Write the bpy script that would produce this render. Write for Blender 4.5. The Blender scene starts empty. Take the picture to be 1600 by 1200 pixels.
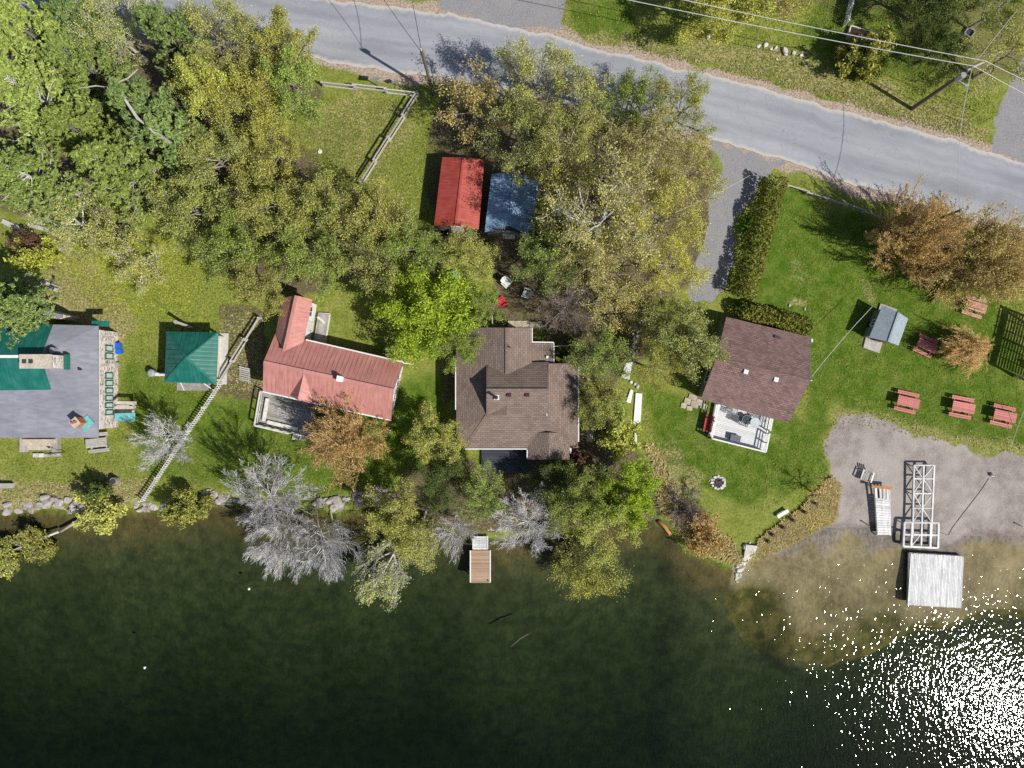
import bpy, bmesh, math, random
import numpy as np
from mathutils import Vector, Matrix, noise as mnoise

# ------------------------------------------------------------------ camera, sky, sun, exposure
scene = bpy.context.scene
col = scene.collection
S = 17.0                      # picture units per metre on the ground
CAMH = 1109.0 / S             # flying height of the drone camera
cam_data = bpy.data.cameras.new('camera')
cam = bpy.data.objects.new('camera', cam_data); col.objects.link(cam)
cam.location = (0, 0, CAMH); cam.rotation_euler = (0, 0, 0)
cam_data.sensor_width = 36.0; cam_data.lens = 36.0 * 1109.0 / 1600.0
cam_data.clip_start = 0.5; cam_data.clip_end = 4000
scene.camera = cam

SUN_ELEV = math.radians(47.6)
SUN_AZ = Vector((0.853, -0.522)).normalized()          # horizontal direction towards the sun
world = bpy.data.worlds.new('World'); scene.world = world; world.use_nodes = True
wn = world.node_tree.nodes; wl = world.node_tree.links
for n in list(wn): wn.remove(n)
sky = wn.new('ShaderNodeTexSky'); sky.sky_type = 'NISHITA'; sky.sun_disc = False
sky.sun_elevation = SUN_ELEV; sky.sun_rotation = math.atan2(SUN_AZ.x, SUN_AZ.y)
bg = wn.new('ShaderNodeBackground'); bg.inputs['Strength'].default_value = 0.075
wo = wn.new('ShaderNodeOutputWorld')
wl.new(sky.outputs[0], bg.inputs[0]); wl.new(bg.outputs[0], wo.inputs[0])

sd = bpy.data.lights.new('sun', 'SUN'); sd.energy = 4.6; sd.angle = math.radians(0.53); sd.color = (1.0, 0.955, 0.88)
sun = bpy.data.objects.new('sun', sd); col.objects.link(sun)
sdir = Vector((-SUN_AZ.x*math.cos(SUN_ELEV), -SUN_AZ.y*math.cos(SUN_ELEV), -math.sin(SUN_ELEV)))
sun.rotation_euler = sdir.to_track_quat('-Z', 'Y').to_euler(); sun.location = (30, -20, 60)

vs = scene.view_settings
vs.view_transform = 'Standard'; vs.look = 'None'; vs.exposure = 0.20; vs.gamma = 1.0; vs.use_curve_mapping = False
scene.render.engine = 'CYCLES'
cy = scene.cycles
cy.max_bounces = 6; cy.diffuse_bounces = 2; cy.glossy_bounces = 2; cy.transmission_bounces = 3
cy.transparent_max_bounces = 12; cy.volume_bounces = 0
cy.use_denoising = False
try: cy.denoiser = 'OPENIMAGEDENOISE'
except Exception: pass

WL = -0.55                    # level of the lake

def P(px, py, z=0.0):
    k = 1 - z/CAMH
    return Vector(((px-800)/S*k, (600-py)/S*k, z))

# ------------------------------------------------------------------ node helpers
class NT:
    def __init__(s, name):
        s.m = bpy.data.materials.new(name); s.m.use_nodes = True
        s.t = s.m.node_tree
        for n in list(s.t.nodes): s.t.nodes.remove(n)
        s.out = s.n('ShaderNodeOutputMaterial')
    def n(s, typ, **kw):
        nd = s.t.nodes.new(typ)
        for k, v in kw.items(): setattr(nd, k, v)
        return nd
    def l(s, a, b): s.t.links.new(a, b)
    def put(s, sock, v):
        if hasattr(v, 'is_linked') or isinstance(v, bpy.types.NodeSocket): s.l(v, sock)
        else:
            if sock.type == 'RGBA' and len(v) == 3: v = (*v, 1)
            sock.default_value = v
    def math(s, op, a, b=0.0, clamp=False):
        nd = s.n('ShaderNodeMath', operation=op, use_clamp=clamp)
        s.put(nd.inputs[0], a); s.put(nd.inputs[1], b); return nd.outputs[0]
    def mix(s, f, a, b, blend='MIX'):
        nd = s.n('ShaderNodeMix', data_type='RGBA', blend_type=blend)
        s.put(nd.inputs[0], f); s.put(nd.inputs[6], a); s.put(nd.inputs[7], b); return nd.outputs[2]
    def noise(s, vec, scale, detail=3, rough=0.55, dist=0.0):
        nd = s.n('ShaderNodeTexNoise'); s.l(vec, nd.inputs['Vector'])
        nd.inputs['Scale'].default_value = scale; nd.inputs['Detail'].default_value = detail
        nd.inputs['Roughness'].default_value = rough; nd.inputs['Distortion'].default_value = dist
        return nd.outputs[0]
    def ramp(s, f, a, b, lo=0.0, hi=1.0):
        nd = s.n('ShaderNodeMapRange', interpolation_type='SMOOTHSTEP'); s.put(nd.inputs[0], f)
        nd.inputs[1].default_value = a; nd.inputs[2].default_value = b
        nd.inputs[3].default_value = lo; nd.inputs[4].default_value = hi
        return nd.outputs[0]
    def coords(s, kind):
        if kind == 'world': return s.n('ShaderNodeNewGeometry').outputs['Position']
        return s.n('ShaderNodeTexCoord').outputs[kind]
    def mapping(s, vec, scale=(1,1,1), rot=(0,0,0), loc=(0,0,0)):
        nd = s.n('ShaderNodeMapping'); s.l(vec, nd.inputs[0])
        nd.inputs['Scale'].default_value = scale; nd.inputs['Rotation'].default_value = rot; nd.inputs['Location'].default_value = loc
        return nd.outputs[0]
    def bump(s, h, strength=0.4, dist=0.05):
        nd = s.n('ShaderNodeBump'); nd.inputs['Strength'].default_value = strength; nd.inputs['Distance'].default_value = dist
        s.l(h, nd.inputs['Height']); return nd.outputs[0]
    def attr(s, name):
        nd = s.n('ShaderNodeAttribute'); nd.attribute_name = name; return nd.outputs['Fac']
    def principled(s, color, rough=0.7, normal=None, metallic=0.0, spec=0.3):
        nd = s.n('ShaderNodeBsdfPrincipled')
        s.put(nd.inputs['Base Color'], color); s.put(nd.inputs['Roughness'], rough)
        nd.inputs['Metallic'].default_value = metallic
        if 'Specular IOR Level' in nd.inputs: nd.inputs['Specular IOR Level'].default_value = spec
        if normal is not None: s.l(normal, nd.inputs['Normal'])
        s.l(nd.outputs[0], s.out.inputs[0]); return nd

def mul(c, k): return tuple(x*k for x in c)

M = {}
def simple(name, c, rough=0.7, vary=0.25, scale=6.0, bump=0.2, kind='world', spec=0.3, metallic=0.0, dirt=None, stretch=None, island=0.0):
    t = NT(name); v = t.coords(kind)
    if stretch: v = t.mapping(v, scale=stretch)
    n1 = t.noise(v, scale, 4); n2 = t.noise(v, scale*0.17, 2)
    c1 = t.mix(t.ramp(n1, .25, .75), mul(c, 1-vary), mul(c, 1+vary))
    c1 = t.mix(t.ramp(n2, .35, .7, 0, .5), c1, mul(dirt, 1) if dirt else mul(c, 1-vary*0.8))
    if island:
        r = t.n('ShaderNodeNewGeometry').outputs['Random Per Island']
        oi = t.n('ShaderNodeObjectInfo').outputs['Random']
        rr = t.math('FRACT', t.math('ADD', r, oi))
        c1 = t.mix(1.0, c1, t.mix(rr, (1-island,)*3, (1+island,)*3), 'MULTIPLY')
    nb = t.bump(n1, bump, 0.02) if bump else None
    t.principled(c1, rough, nb, metallic, spec); M[name] = t.m; return t.m

def sheet_metal(name, c, rib=0.45, fade=0.25, rough=0.45):
    t = NT(name); uv = t.coords('UV'); w = t.coords('world')
    n1 = t.noise(w, 1.2, 4); n2 = t.noise(t.mapping(uv, scale=(3.0, .35, 1)), 2.0, 4)
    sx = t.n('ShaderNodeSeparateXYZ'); t.l(uv, sx.inputs[0])
    fr = t.math('FRACT', t.math('MULTIPLY', sx.outputs[0], 1/rib))
    seam = t.ramp(t.math('ABSOLUTE', t.math('SUBTRACT', fr, .5)), .40, .5)
    c1 = t.mix(t.ramp(n1, .3, .75), c, tuple(min(1, x*(1+fade)+.02) for x in c))
    c1 = t.mix(t.ramp(n2, .42, .75, 0, .6), c1, mul(c, .55))
    c1 = t.mix(t.math('MULTIPLY', seam, .14), c1, mul(c, .6))
    t.principled(c1, rough, t.bump(seam, .3, .02), 0.0, .4); M[name] = t.m; return t.m

def shingles(name, c, var=.3, rowh=.16, roww=.33, speck=0.0, lights=(.5,.4,.35)):
    t = NT(name); uv = t.coords('UV'); w = t.coords('world')
    br = t.n('ShaderNodeTexBrick'); t.l(uv, br.inputs[0])
    br.inputs['Color1'].default_value = (*mul(c, 1-var), 1); br.inputs['Color2'].default_value = (*mul(c, 1+var), 1)
    br.inputs['Mortar'].default_value = (*mul(c, .45), 1)
    br.inputs['Scale'].default_value = 1.0; br.inputs['Mortar Size'].default_value = .018; br.inputs['Mortar Smooth'].default_value = .4
    br.inputs['Brick Width'].default_value = roww; br.inputs['Row Height'].default_value = rowh; br.inputs['Bias'].default_value = 0
    n1 = t.noise(w, .5, 3); n2 = t.noise(w, 9, 3, .7)
    c1 = t.mix(t.ramp(n1, .3, .75, 0, .45), br.outputs[0], mul(c, 1.25))
    if speck: c1 = t.mix(t.ramp(n2, .56, .74, 0, speck), c1, lights)
    n3 = t.noise(t.mapping(uv, scale=(1.2, .25, 1)), 1.5, 4)
    c1 = t.mix(t.ramp(n3, .5, .8, 0, .4), c1, mul(c, .62))
    t.principled(c1, .9, t.bump(t.math('ADD', br.outputs[1], n2), .5, .02), 0, .15); M[name] = t.m; return t.m

def leaf_mat(name, transl=0.3, var=0.5, clump=0.6):
    t = NT(name)
    oi = t.n('ShaderNodeObjectInfo'); geo = t.n('ShaderNodeNewGeometry')
    r = geo.outputs['Random Per Island']
    base = oi.outputs['Color']
    n1 = t.noise(geo.outputs['Position'], clump, 2)
    k = t.math('ADD', t.math('MULTIPLY', r, var*2), 1-var)
    cmb = t.n('ShaderNodeCombineColor'); 
    for i in range(3): t.l(k, cmb.inputs[i])
    c = t.mix(1.0, base, cmb.outputs[0], 'MULTIPLY')
    # some leaves yellower, some bluer
    r2 = t.math('FRACT', t.math('MULTIPLY', r, 37.7))
    c = t.mix(t.math('MULTIPLY', r2, .6), c, t.mix(1.0, c, (1.18, 1.06, .75), 'MULTIPLY'))
    c = t.mix(t.ramp(n1, .35, .7, 0, .7), c, t.mix(1.0, c, (1.22, 1.20, 1.0), 'MULTIPLY'))
    d = t.n('ShaderNodeBsdfDiffuse'); tr = t.n('ShaderNodeBsdfTranslucent'); mx = t.n('ShaderNodeMixShader')
    t.l(c, d.inputs[0]); t.l(t.mix(1.0, c, (1.1, 1.1, .6), 'MULTIPLY'), tr.inputs[0])
    mx.inputs[0].default_value = transl
    t.l(d.outputs[0], mx.inputs[1]); t.l(tr.outputs[0], mx.inputs[2]); t.l(mx.outputs[0], t.out.inputs[0])
    M[name] = t.m; return t.m

def twig_mat(name):
    t = NT(name); oi = t.n('ShaderNodeObjectInfo'); geo = t.n('ShaderNodeNewGeometry')
    r = geo.outputs['Random Per Island']
    k = t.math('ADD', t.math('MULTIPLY', r, .7), .65)
    cmb = t.n('ShaderNodeCombineColor')
    for i in range(3): t.l(k, cmb.inputs[i])
    c = t.mix(1.0, oi.outputs['Color'], cmb.outputs[0], 'MULTIPLY')
    n1 = t.noise(geo.outputs['Position'], 9, 3)
    c = t.mix(t.ramp(n1, .4, .7, 0, .5), c, t.mix(1.0, c, (.55,.53,.5), 'MULTIPLY'))
    t.principled(c, .9, None, 0, .1); M[name] = t.m; return t.m

# ------------------------------------------------------------------ mesh helpers
def mesh_np(name, verts, quads=None, tris=None, smooth=False):
    me = bpy.data.meshes.new(name)
    verts = np.asarray(verts, dtype=np.float32)
    quads = np.zeros((0,4), np.int32) if quads is None else np.asarray(quads, np.int32).reshape(-1,4)
    tris = np.zeros((0,3), np.int32) if tris is None else np.asarray(tris, np.int32).reshape(-1,3)
    me.vertices.add(len(verts)); me.vertices.foreach_set('co', verts.ravel())
    nl = quads.size + tris.size
    me.loops.add(nl); me.loops.foreach_set('vertex_index', np.concatenate([quads.ravel(), tris.ravel()]))
    npoly = len(quads) + len(tris)
    me.polygons.add(npoly)
    st = np.concatenate([np.arange(len(quads))*4, quads.size + np.arange(len(tris))*3]).astype(np.int32)
    me.polygons.foreach_set('loop_start', st)
    if smooth: me.polygons.foreach_set('use_smooth', np.ones(npoly, bool))
    me.update(calc_edges=True); me.validate()
    return me

def link(name, me, mat=None, parent=None, loc=None, rz=0.0, scale=None):
    o = bpy.data.objects.new(name, me); col.objects.link(o)
    if mat is not None and me is not None:
        m = M[mat] if isinstance(mat, str) else mat
        if len(me.materials) == 0: me.materials.append(m)
    if parent is not None: o.parent = parent
    if loc is not None: o.location = loc
    if rz: o.rotation_euler[2] = rz
    if scale is not None: o.scale = scale
    return o

LABELS = {}
def tag(o, label=None, cat=None, group=None, kind=None):
    if label: o['label'] = label
    if cat: o['category'] = cat
    if group: o['group'] = group
    if kind: o['kind'] = kind
    return o

def thing(name, label, cat, loc=(0,0,0), group=None, rz=0.0):
    o = bpy.data.objects.new(name, None); col.objects.link(o)
    o.empty_display_size = .3; o.location = loc; o.rotation_euler[2] = rz
    return tag(o, label, cat, group)

def copy_tree(o, parent=None):
    c = o.copy(); col.objects.link(c)
    c.parent = parent
    for ch in KIDS(o): copy_tree(ch, c)
    return c
def KIDS(o): return [x for x in bpy.data.objects if x.parent == o]

class MB:
    def __init__(s): s.v = []; s.f = []
    def add(s, vs, fs):
        b = len(s.v); s.v += [Vector(x) for x in vs]; s.f += [tuple(b+i for i in f) for f in fs]; return s
    def box(s, c, size, rz=0.0, mat=None):
        x, y, z = size[0]/2, size[1]/2, size[2]/2
        R = mat or Matrix.Rotation(rz, 3, 'Z'); c = Vector(c)
        vs = [c + R @ Vector(p) for p in ((-x,-y,-z),(x,-y,-z),(x,y,-z),(-x,y,-z),(-x,-y,z),(x,-y,z),(x,y,z),(-x,y,z))]
        return s.add(vs, [(0,3,2,1),(4,5,6,7),(0,1,5,4),(1,2,6,5),(2,3,7,6),(3,0,4,7)])
    def bar(s, a, b, w, h=None):
        a, b = Vector(a), Vector(b); h = h or w; d = b-a; L = d.length
        if L < 1e-6: return s
        z = Vector((0,0,1)); dn = d/L
        if abs(dn.z) > .95: z = Vector((0,1,0))
        y = z.cross(dn).normalized(); z2 = dn.cross(y)
        R = Matrix((dn, y, z2)).transposed()
        return s.box((a+b)/2, (L, w, h), mat=R)
    def slab(s, pts, t=.12):
        pts = [Vector(p) for p in pts]; n = len(pts)
        nr = Vector((0,0,0))
        for i in range(n): nr += pts[i].cross(pts[(i+1) % n])
        if nr.z < 0: pts = pts[::-1]
        lo = [p - Vector((0,0,t)) for p in pts]
        fs = [tuple(range(n)), tuple(range(2*n-1, n-1, -1))]
        for i in range(n):
            j = (i+1) % n; fs.append((i, n+i, n+j, j))
        return s.add(pts+lo, fs)
    def prism(s, poly, z0, z1):
        return s.slab([Vector((p[0], p[1], z1)) for p in poly], z1-z0)
    def cyl(s, c, r, z0, z1, n=12, r2=None):
        r2 = r if r2 is None else r2; c = Vector((c[0], c[1], 0))
        a = [c + Vector((r*math.cos(2*math.pi*i/n), r*math.sin(2*math.pi*i/n), z0)) for i in range(n)]
        b = [c + Vector((r2*math.cos(2*math.pi*i/n), r2*math.sin(2*math.pi*i/n), z1)) for i in range(n)]
        fs = [tuple(range(n-1,-1,-1)), tuple(range(n, 2*n))]
        for i in range(n): j = (i+1) % n; fs.append((i, j, n+j, n+i))
        return s.add(a+b, fs)
    def tube(s, pts, r, n=6):
        pts = [Vector(p) for p in pts]; rs = r if isinstance(r, (list, tuple)) else [r]*len(pts)
        vs = []
        for i, p in enumerate(pts):
            d = (pts[min(i+1, len(pts)-1)] - pts[max(i-1, 0)]).normalized()
            u = d.orthogonal() if abs(d.z) > .9 else Vector((0,0,1)).cross(d)
            u.normalize(); w = d.cross(u)
            vs += [p + (u*math.cos(2*math.pi*k/n) + w*math.sin(2*math.pi*k/n))*rs[i] for k in range(n)]
        fs = [tuple(range(n-1,-1,-1)), tuple(range(len(vs)-n, len(vs)))]
        for i in range(len(pts)-1):
            for k in range(n):
                k2 = (k+1) % n
                fs.append((i*n+k, i*n+k2, (i+1)*n+k2, (i+1)*n+k))
        return s.add(vs, fs)
    def mesh(s, name, off=None):
        off = Vector((0,0,0)) if off is None else Vector(off)
        me = bpy.data.meshes.new(name)
        me.from_pydata([tuple(v-off) for v in s.v], [], s.f); me.update()
        uvl = me.uv_layers.new(name='UVMap'); Z = Vector((0,0,1))
        for p in me.polygons:
            n = p.normal
            if abs(n.z) > .9995: u, v = Vector((1,0,0)), Vector((0,1,0))
            else:
                u = Z.cross(n).normalized(); v = n.cross(u)
            for li in p.loop_indices:
                c = me.vertices[me.loops[li].vertex_index].co + off
                uvl.data[li].uv = (c.dot(u), c.dot(v))
        return me
    def build(s, name, mat, parent=None, smooth=False, kind=None):
        if parent is not None:
            off = parent.location.copy(); q = parent.parent
            while q is not None: off += q.location; q = q.parent
            me = s.mesh(name, off); o = link(name, me, mat, parent)
        else:
            lo = Vector((min(v.x for v in s.v), min(v.y for v in s.v), min(v.z for v in s.v)))
            hi = Vector((max(v.x for v in s.v), max(v.y for v in s.v), 0))
            off = Vector(((lo.x+hi.x)/2, (lo.y+hi.y)/2, lo.z))
            me = s.mesh(name, off); o = link(name, me, mat); o.location = off
        if smooth:
            for p in me.polygons: p.use_smooth = True
        if kind: o['kind'] = kind
        return o

# ------------------------------------------------------------------ lie of the land
def interp(x, pts):
    return np.interp(x, [p[0] for p in pts], [p[1] for p in pts])
SHORE = [(-900,800),(0,803),(60,800),(130,806),(200,800),(240,800),(300,785),(360,790),(430,800),(480,798),(520,806),(575,800),(630,792),
         (680,815),(735,842),(800,845),(860,835),(930,828),(1000,818),(1035,822),(1070,862),(1120,885),(1158,893),(1180,885),(1240,858),
         (1300,829),(1380,826),(1440,846),(1492,854),(1508,842),(1550,834),(1600,836),(2600,850)]
def smooth01(x): x = np.clip(x, 0, 1); return x*x*(3-2*x)
def vnoise(x, y, sc, seed=0):
    # cheap smooth value noise on arrays
    x = x*sc + seed*17.3; y = y*sc - seed*9.1
    xi = np.floor(x).astype(np.int64); yi = np.floor(y).astype(np.int64); fx = smooth01(x-xi); fy = smooth01(y-yi)
    def h(a, b):
        n = (a*374761393 + b*668265263 + seed*69069) & 0x7fffffff
        n = ((n ^ (n >> 13))*1274126177) & 0x7fffffff
        return ((n ^ (n >> 16)) & 0xffff)/65535.0
    return (h(xi,yi)*(1-fx)+h(xi+1,yi)*fx)*(1-fy) + (h(xi,yi+1)*(1-fx)+h(xi+1,yi+1)*fx)*fy
def height(x, y):
    x = np.asarray(x, float); y = np.asarray(y, float)
    px = 800 + x*S; py = 600 - y*S
    d = (py - interp(px, SHORE))/S                                   # metres out from the shore line, + is lake
    d = d + (vnoise(x, y, .9, 3)-.5)*.5
    beach = smooth01((px-1165)/90)
    # steep left bank
    land_l = -.55*smooth01((d+1.1)/1.0) + .0
    bed_l = WL - .12 - .26*np.clip(d, 0, None) - .003*np.clip(d, 0, None)**2
    zl = np.where(d < 0, land_l, np.minimum(land_l, bed_l))
    # gentle beach on the right
    land_r = -.55*np.clip((d+7.5)/7.5, 0, 1)**1.2
    bed_r = WL - .06*np.clip(d, 0, None) - .003*np.clip(d-3, 0, None)**2
    zr = np.where(d < 0, land_r, bed_r)
    bar = pmask(px + (vnoise(x, y, .3, 21)-.5)*24, py + (vnoise(x, y, .3, 22)-.5)*24, BAR, 24)
    b = np.where(d > 0, beach*bar, beach)
    z = zl*(1-b) + zr*b
    z = np.where(d > 0, np.minimum(z, WL-.02), z)
    z = z + np.where(d < -1.5, (vnoise(x, y, .25, 5)-.5)*.10, 0) + np.where(d > .5, (vnoise(x, y, .5, 8)-.5)*.14*np.clip(d,0,2), 0)
    return np.maximum(z, -9.0)
BAR = [(1158,880),(1142,930),(1150,985),(1185,1030),(1240,1062),(1310,1075),(1380,1040),(1450,1000),(1540,985),(1700,960),(2600,940),(2600,700),(1200,700)]
def gz(x, y): return float(height(np.array([x]), np.array([y]))[0])
def G(px, py):
    p = P(px, py); p.z = gz(p.x, p.y); return p

# ------------------------------------------------------------------ zones of the ground
def seg_dist(px, py, pts, closed=True):
    best = np.full(px.shape, 1e9)
    n = len(pts); rng_ = range(n if closed else n-1)
    for i in rng_:
        ax, ay = pts[i]; bx, by = pts[(i+1) % n]
        vx, vy = bx-ax, by-ay; L = vx*vx+vy*vy+1e-9
        t = np.clip(((px-ax)*vx+(py-ay)*vy)/L, 0, 1)
        best = np.minimum(best, (px-ax-t*vx)**2+(py-ay-t*vy)**2)
    return np.sqrt(best)
def poly_in(px, py, pts):
    ins = np.zeros(px.shape, bool); n = len(pts)
    for i in range(n):
        ax, ay = pts[i]; bx, by = pts[(i+1) % n]
        if ay == by: continue
        c = ((ay > py) != (by > py)) & (px < (bx-ax)*(py-ay)/(by-ay)+ax)
        ins ^= c
    return ins
def pmask(px, py, pts, soft):
    d = seg_dist(px, py, pts); s = np.where(poly_in(px, py, pts), d, -d)
    return smooth01(s/(2*soft)+.5)

ROAD_UP = [(-3000,-560),(-900,-190),(0,-72),(200,-48),(350,-28),(530,2),(700,21),(800,42),(870,56),(935,80),(1000,92),(1070,110),(1200,138),(1280,165),(1400,196),(1500,222),(1600,256),(2100,430),(4000,1000)]
ROAD_LO = [(-3000,-450),(-900,-75),(0,38),(200,55),(350,68),(480,88),(520,99),(580,107),(640,115),(700,124),(800,142),(900,164),(1000,188),(1110,218),(1200,244),(1250,256),(1300,277),(1400,306),(1500,336),(1600,360),(2100,535),(4000,1110)]
DRIVE = [(1112,216),(1220,246),(1178,272),(1160,330),(1145,400),(1128,450),(1108,476),(1075,480),(1070,455),(1082,425),(1100,375),(1112,320),(1126,285),(1132,258)]
DRIVE_N = [(692,22),(696,-60),(880,-60),(868,20),(866,56),(800,43),(740,30)]
DRIVE_E = [(1600,256),(1545,238),(1560,190),(1580,140),(1610,60),(1680,60),(1640,170),(1640,270)]
BEACH = [(1296,700),(1306,668),(1330,651),(1372,655),(1420,674),(1490,693),(1600,708),(2600,760),(2600,1260),(1560,1240),(1390,1130),(1290,1050),(1200,1040),(1140,950),(1150,888),(1240,852),(1303,822),(1312,760)]
ZONES = [
 ('sand', BEACH, 9, 1.0),
 ('gravel', DRIVE, 5, 1.0), ('gravel', DRIVE_N, 7, .95), ('gravel', DRIVE_E, 7, .9),
 ('litter', [(-400,-60),(330,40),(470,80),(500,140),(440,200),(470,230),(560,300),(690,380),(690,440),(540,430),(400,470),(330,420),(250,330),(180,300),(60,330),(-400,330)], 14, .9),
 ('litter', [(690,150),(760,120),(1000,150),(1110,220),(1130,300),(1080,440),(1000,480),(1010,560),(960,600),(960,720),(905,720),(905,560),(830,520),(760,500),(760,380),(690,370),(660,260)], 16, .95),
 ('litter', [(640,720),(1000,700),(1030,830),(930,830),(740,845),(600,800)], 14, .9),
 ('litter', [(345,480),(405,480),(415,620),(395,640),(340,610),(345,560)], 8, .95),
 ('litter', [(676,575),(714,575),(714,640),(690,640)], 6, .9),
 ('litter', [(1220,0),(1360,-40),(1700,-40),(1620,120),(1520,140),(1440,110),(1400,40)], 20, .5),
 ('dry', [(20,400),(90,360),(150,420),(210,500),(190,540),(110,500),(60,470)], 12, .9),
 ('dry', [(510,140),(660,150),(640,240),(560,300),(450,220),(480,150)], 25, .5),
 ('dry', [(1010,690),(1060,690),(1110,740),(1080,780),(1040,770),(1010,730)], 14, .5),
 ('dry', [(1170,880),(1190,840),(1250,800),(1300,745),(1312,760),(1303,822),(1240,852),(1180,886)], 6, 1.0),
 ('dry', [(1290,690),(1310,640),(1360,635),(1430,655),(1600,690),(1600,715),(1490,700),(1420,682),(1330,660)], 10, .42),
 ('dry', [(-100,750),(240,740),(230,790),(-100,800)], 14, .6),
 ('dry', [(1190,70),(1480,160),(1560,190),(1540,240),(1400,190),(1200,130),(900,80),(870,50)], 12, .55),
 ('dry', [(1000,690),(1030,800),(1100,850),(1160,890),(1100,800),(1040,760)], 10, .6),
 ('dry', [(1215,400),(1270,395),(1282,440),(1232,450)], 14, .38), ('dry', [(1338,438),(1372,450),(1376,476),(1345,470)], 8, .5), ('dry', [(1225,468),(1266,478),(1262,491),(1230,486)], 6, .55), ('dry', [(1180,660),(1240,690),(1230,720),(1190,700)], 14, .3),
 ('lush', [(1180,280),(1370,340),(1560,420),(1620,700),(1420,660),(1300,640),(1290,740),(1180,800),(1080,760),(1010,700),(1000,600),(1100,620),(1260,660),(1270,520),(1140,480)], 22, .9),
 ('lush', [(870,0),(1000,0),(1000,70),(900,60)], 14, .9),
 ('lush', [(1230,-50),(1480,-50),(1440,130),(1330,120),(1250,60)], 18, 1.0),
 ('lush', [(200,560),(420,640),(700,580),(700,780),(420,770),(230,740),(190,640)], 20, .7),
 ('lush', [(470,200),(540,180),(560,240),(500,270)], 20, .7),
 ('yellow', [(30,380),(260,370),(330,430),(400,490),(240,520),(130,490)], 25, 1.0),
 ('yellow', [(1130,-40),(1290,-40),(1260,70),(1150,40)], 20, .7),
 ('yellow', [(540,280),(660,230),(680,380),(600,340)], 20, .6),
]
ATTRS = ['sand', 'gravel', 'litter', 'dry', 'lush', 'yellow', 'shoulder', 'depth']
def zone_values(x, y):
    px = 800 + x*S + (vnoise(x, y, .35, 11)-.5)*26 + (vnoise(x, y, 1.3, 12)-.5)*12
    py = 600 - y*S + (vnoise(x, y, .35, 13)-.5)*26 + (vnoise(x, y, 1.3, 14)-.5)*12
    out = {a: np.zeros(x.shape) for a in ATTRS}
    for a, pts, soft, w in ZONES:
        out[a] = np.maximum(out[a], pmask(px, py, pts, soft)*w)
    qx = 800+x*S; qy = 600-y*S
    du = interp(qx, ROAD_UP) - qy; dl = qy - interp(qx, ROAD_LO)      # >0 outside the road
    dd = np.maximum(du, dl) + (vnoise(x, y, .5, 15)-.5)*16
    out['shoulder'] = smooth01(1 - np.clip(dd, 0, None)/26.0)
    px0 = 800+x*S; d = (qy - interp(px0, SHORE))/S
    out['depth'] = smooth01(d/.6)
    out['sand'] = out['sand']*np.where(d > 0, pmask(px, py, BAR, 12), 1)
    return out

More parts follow.
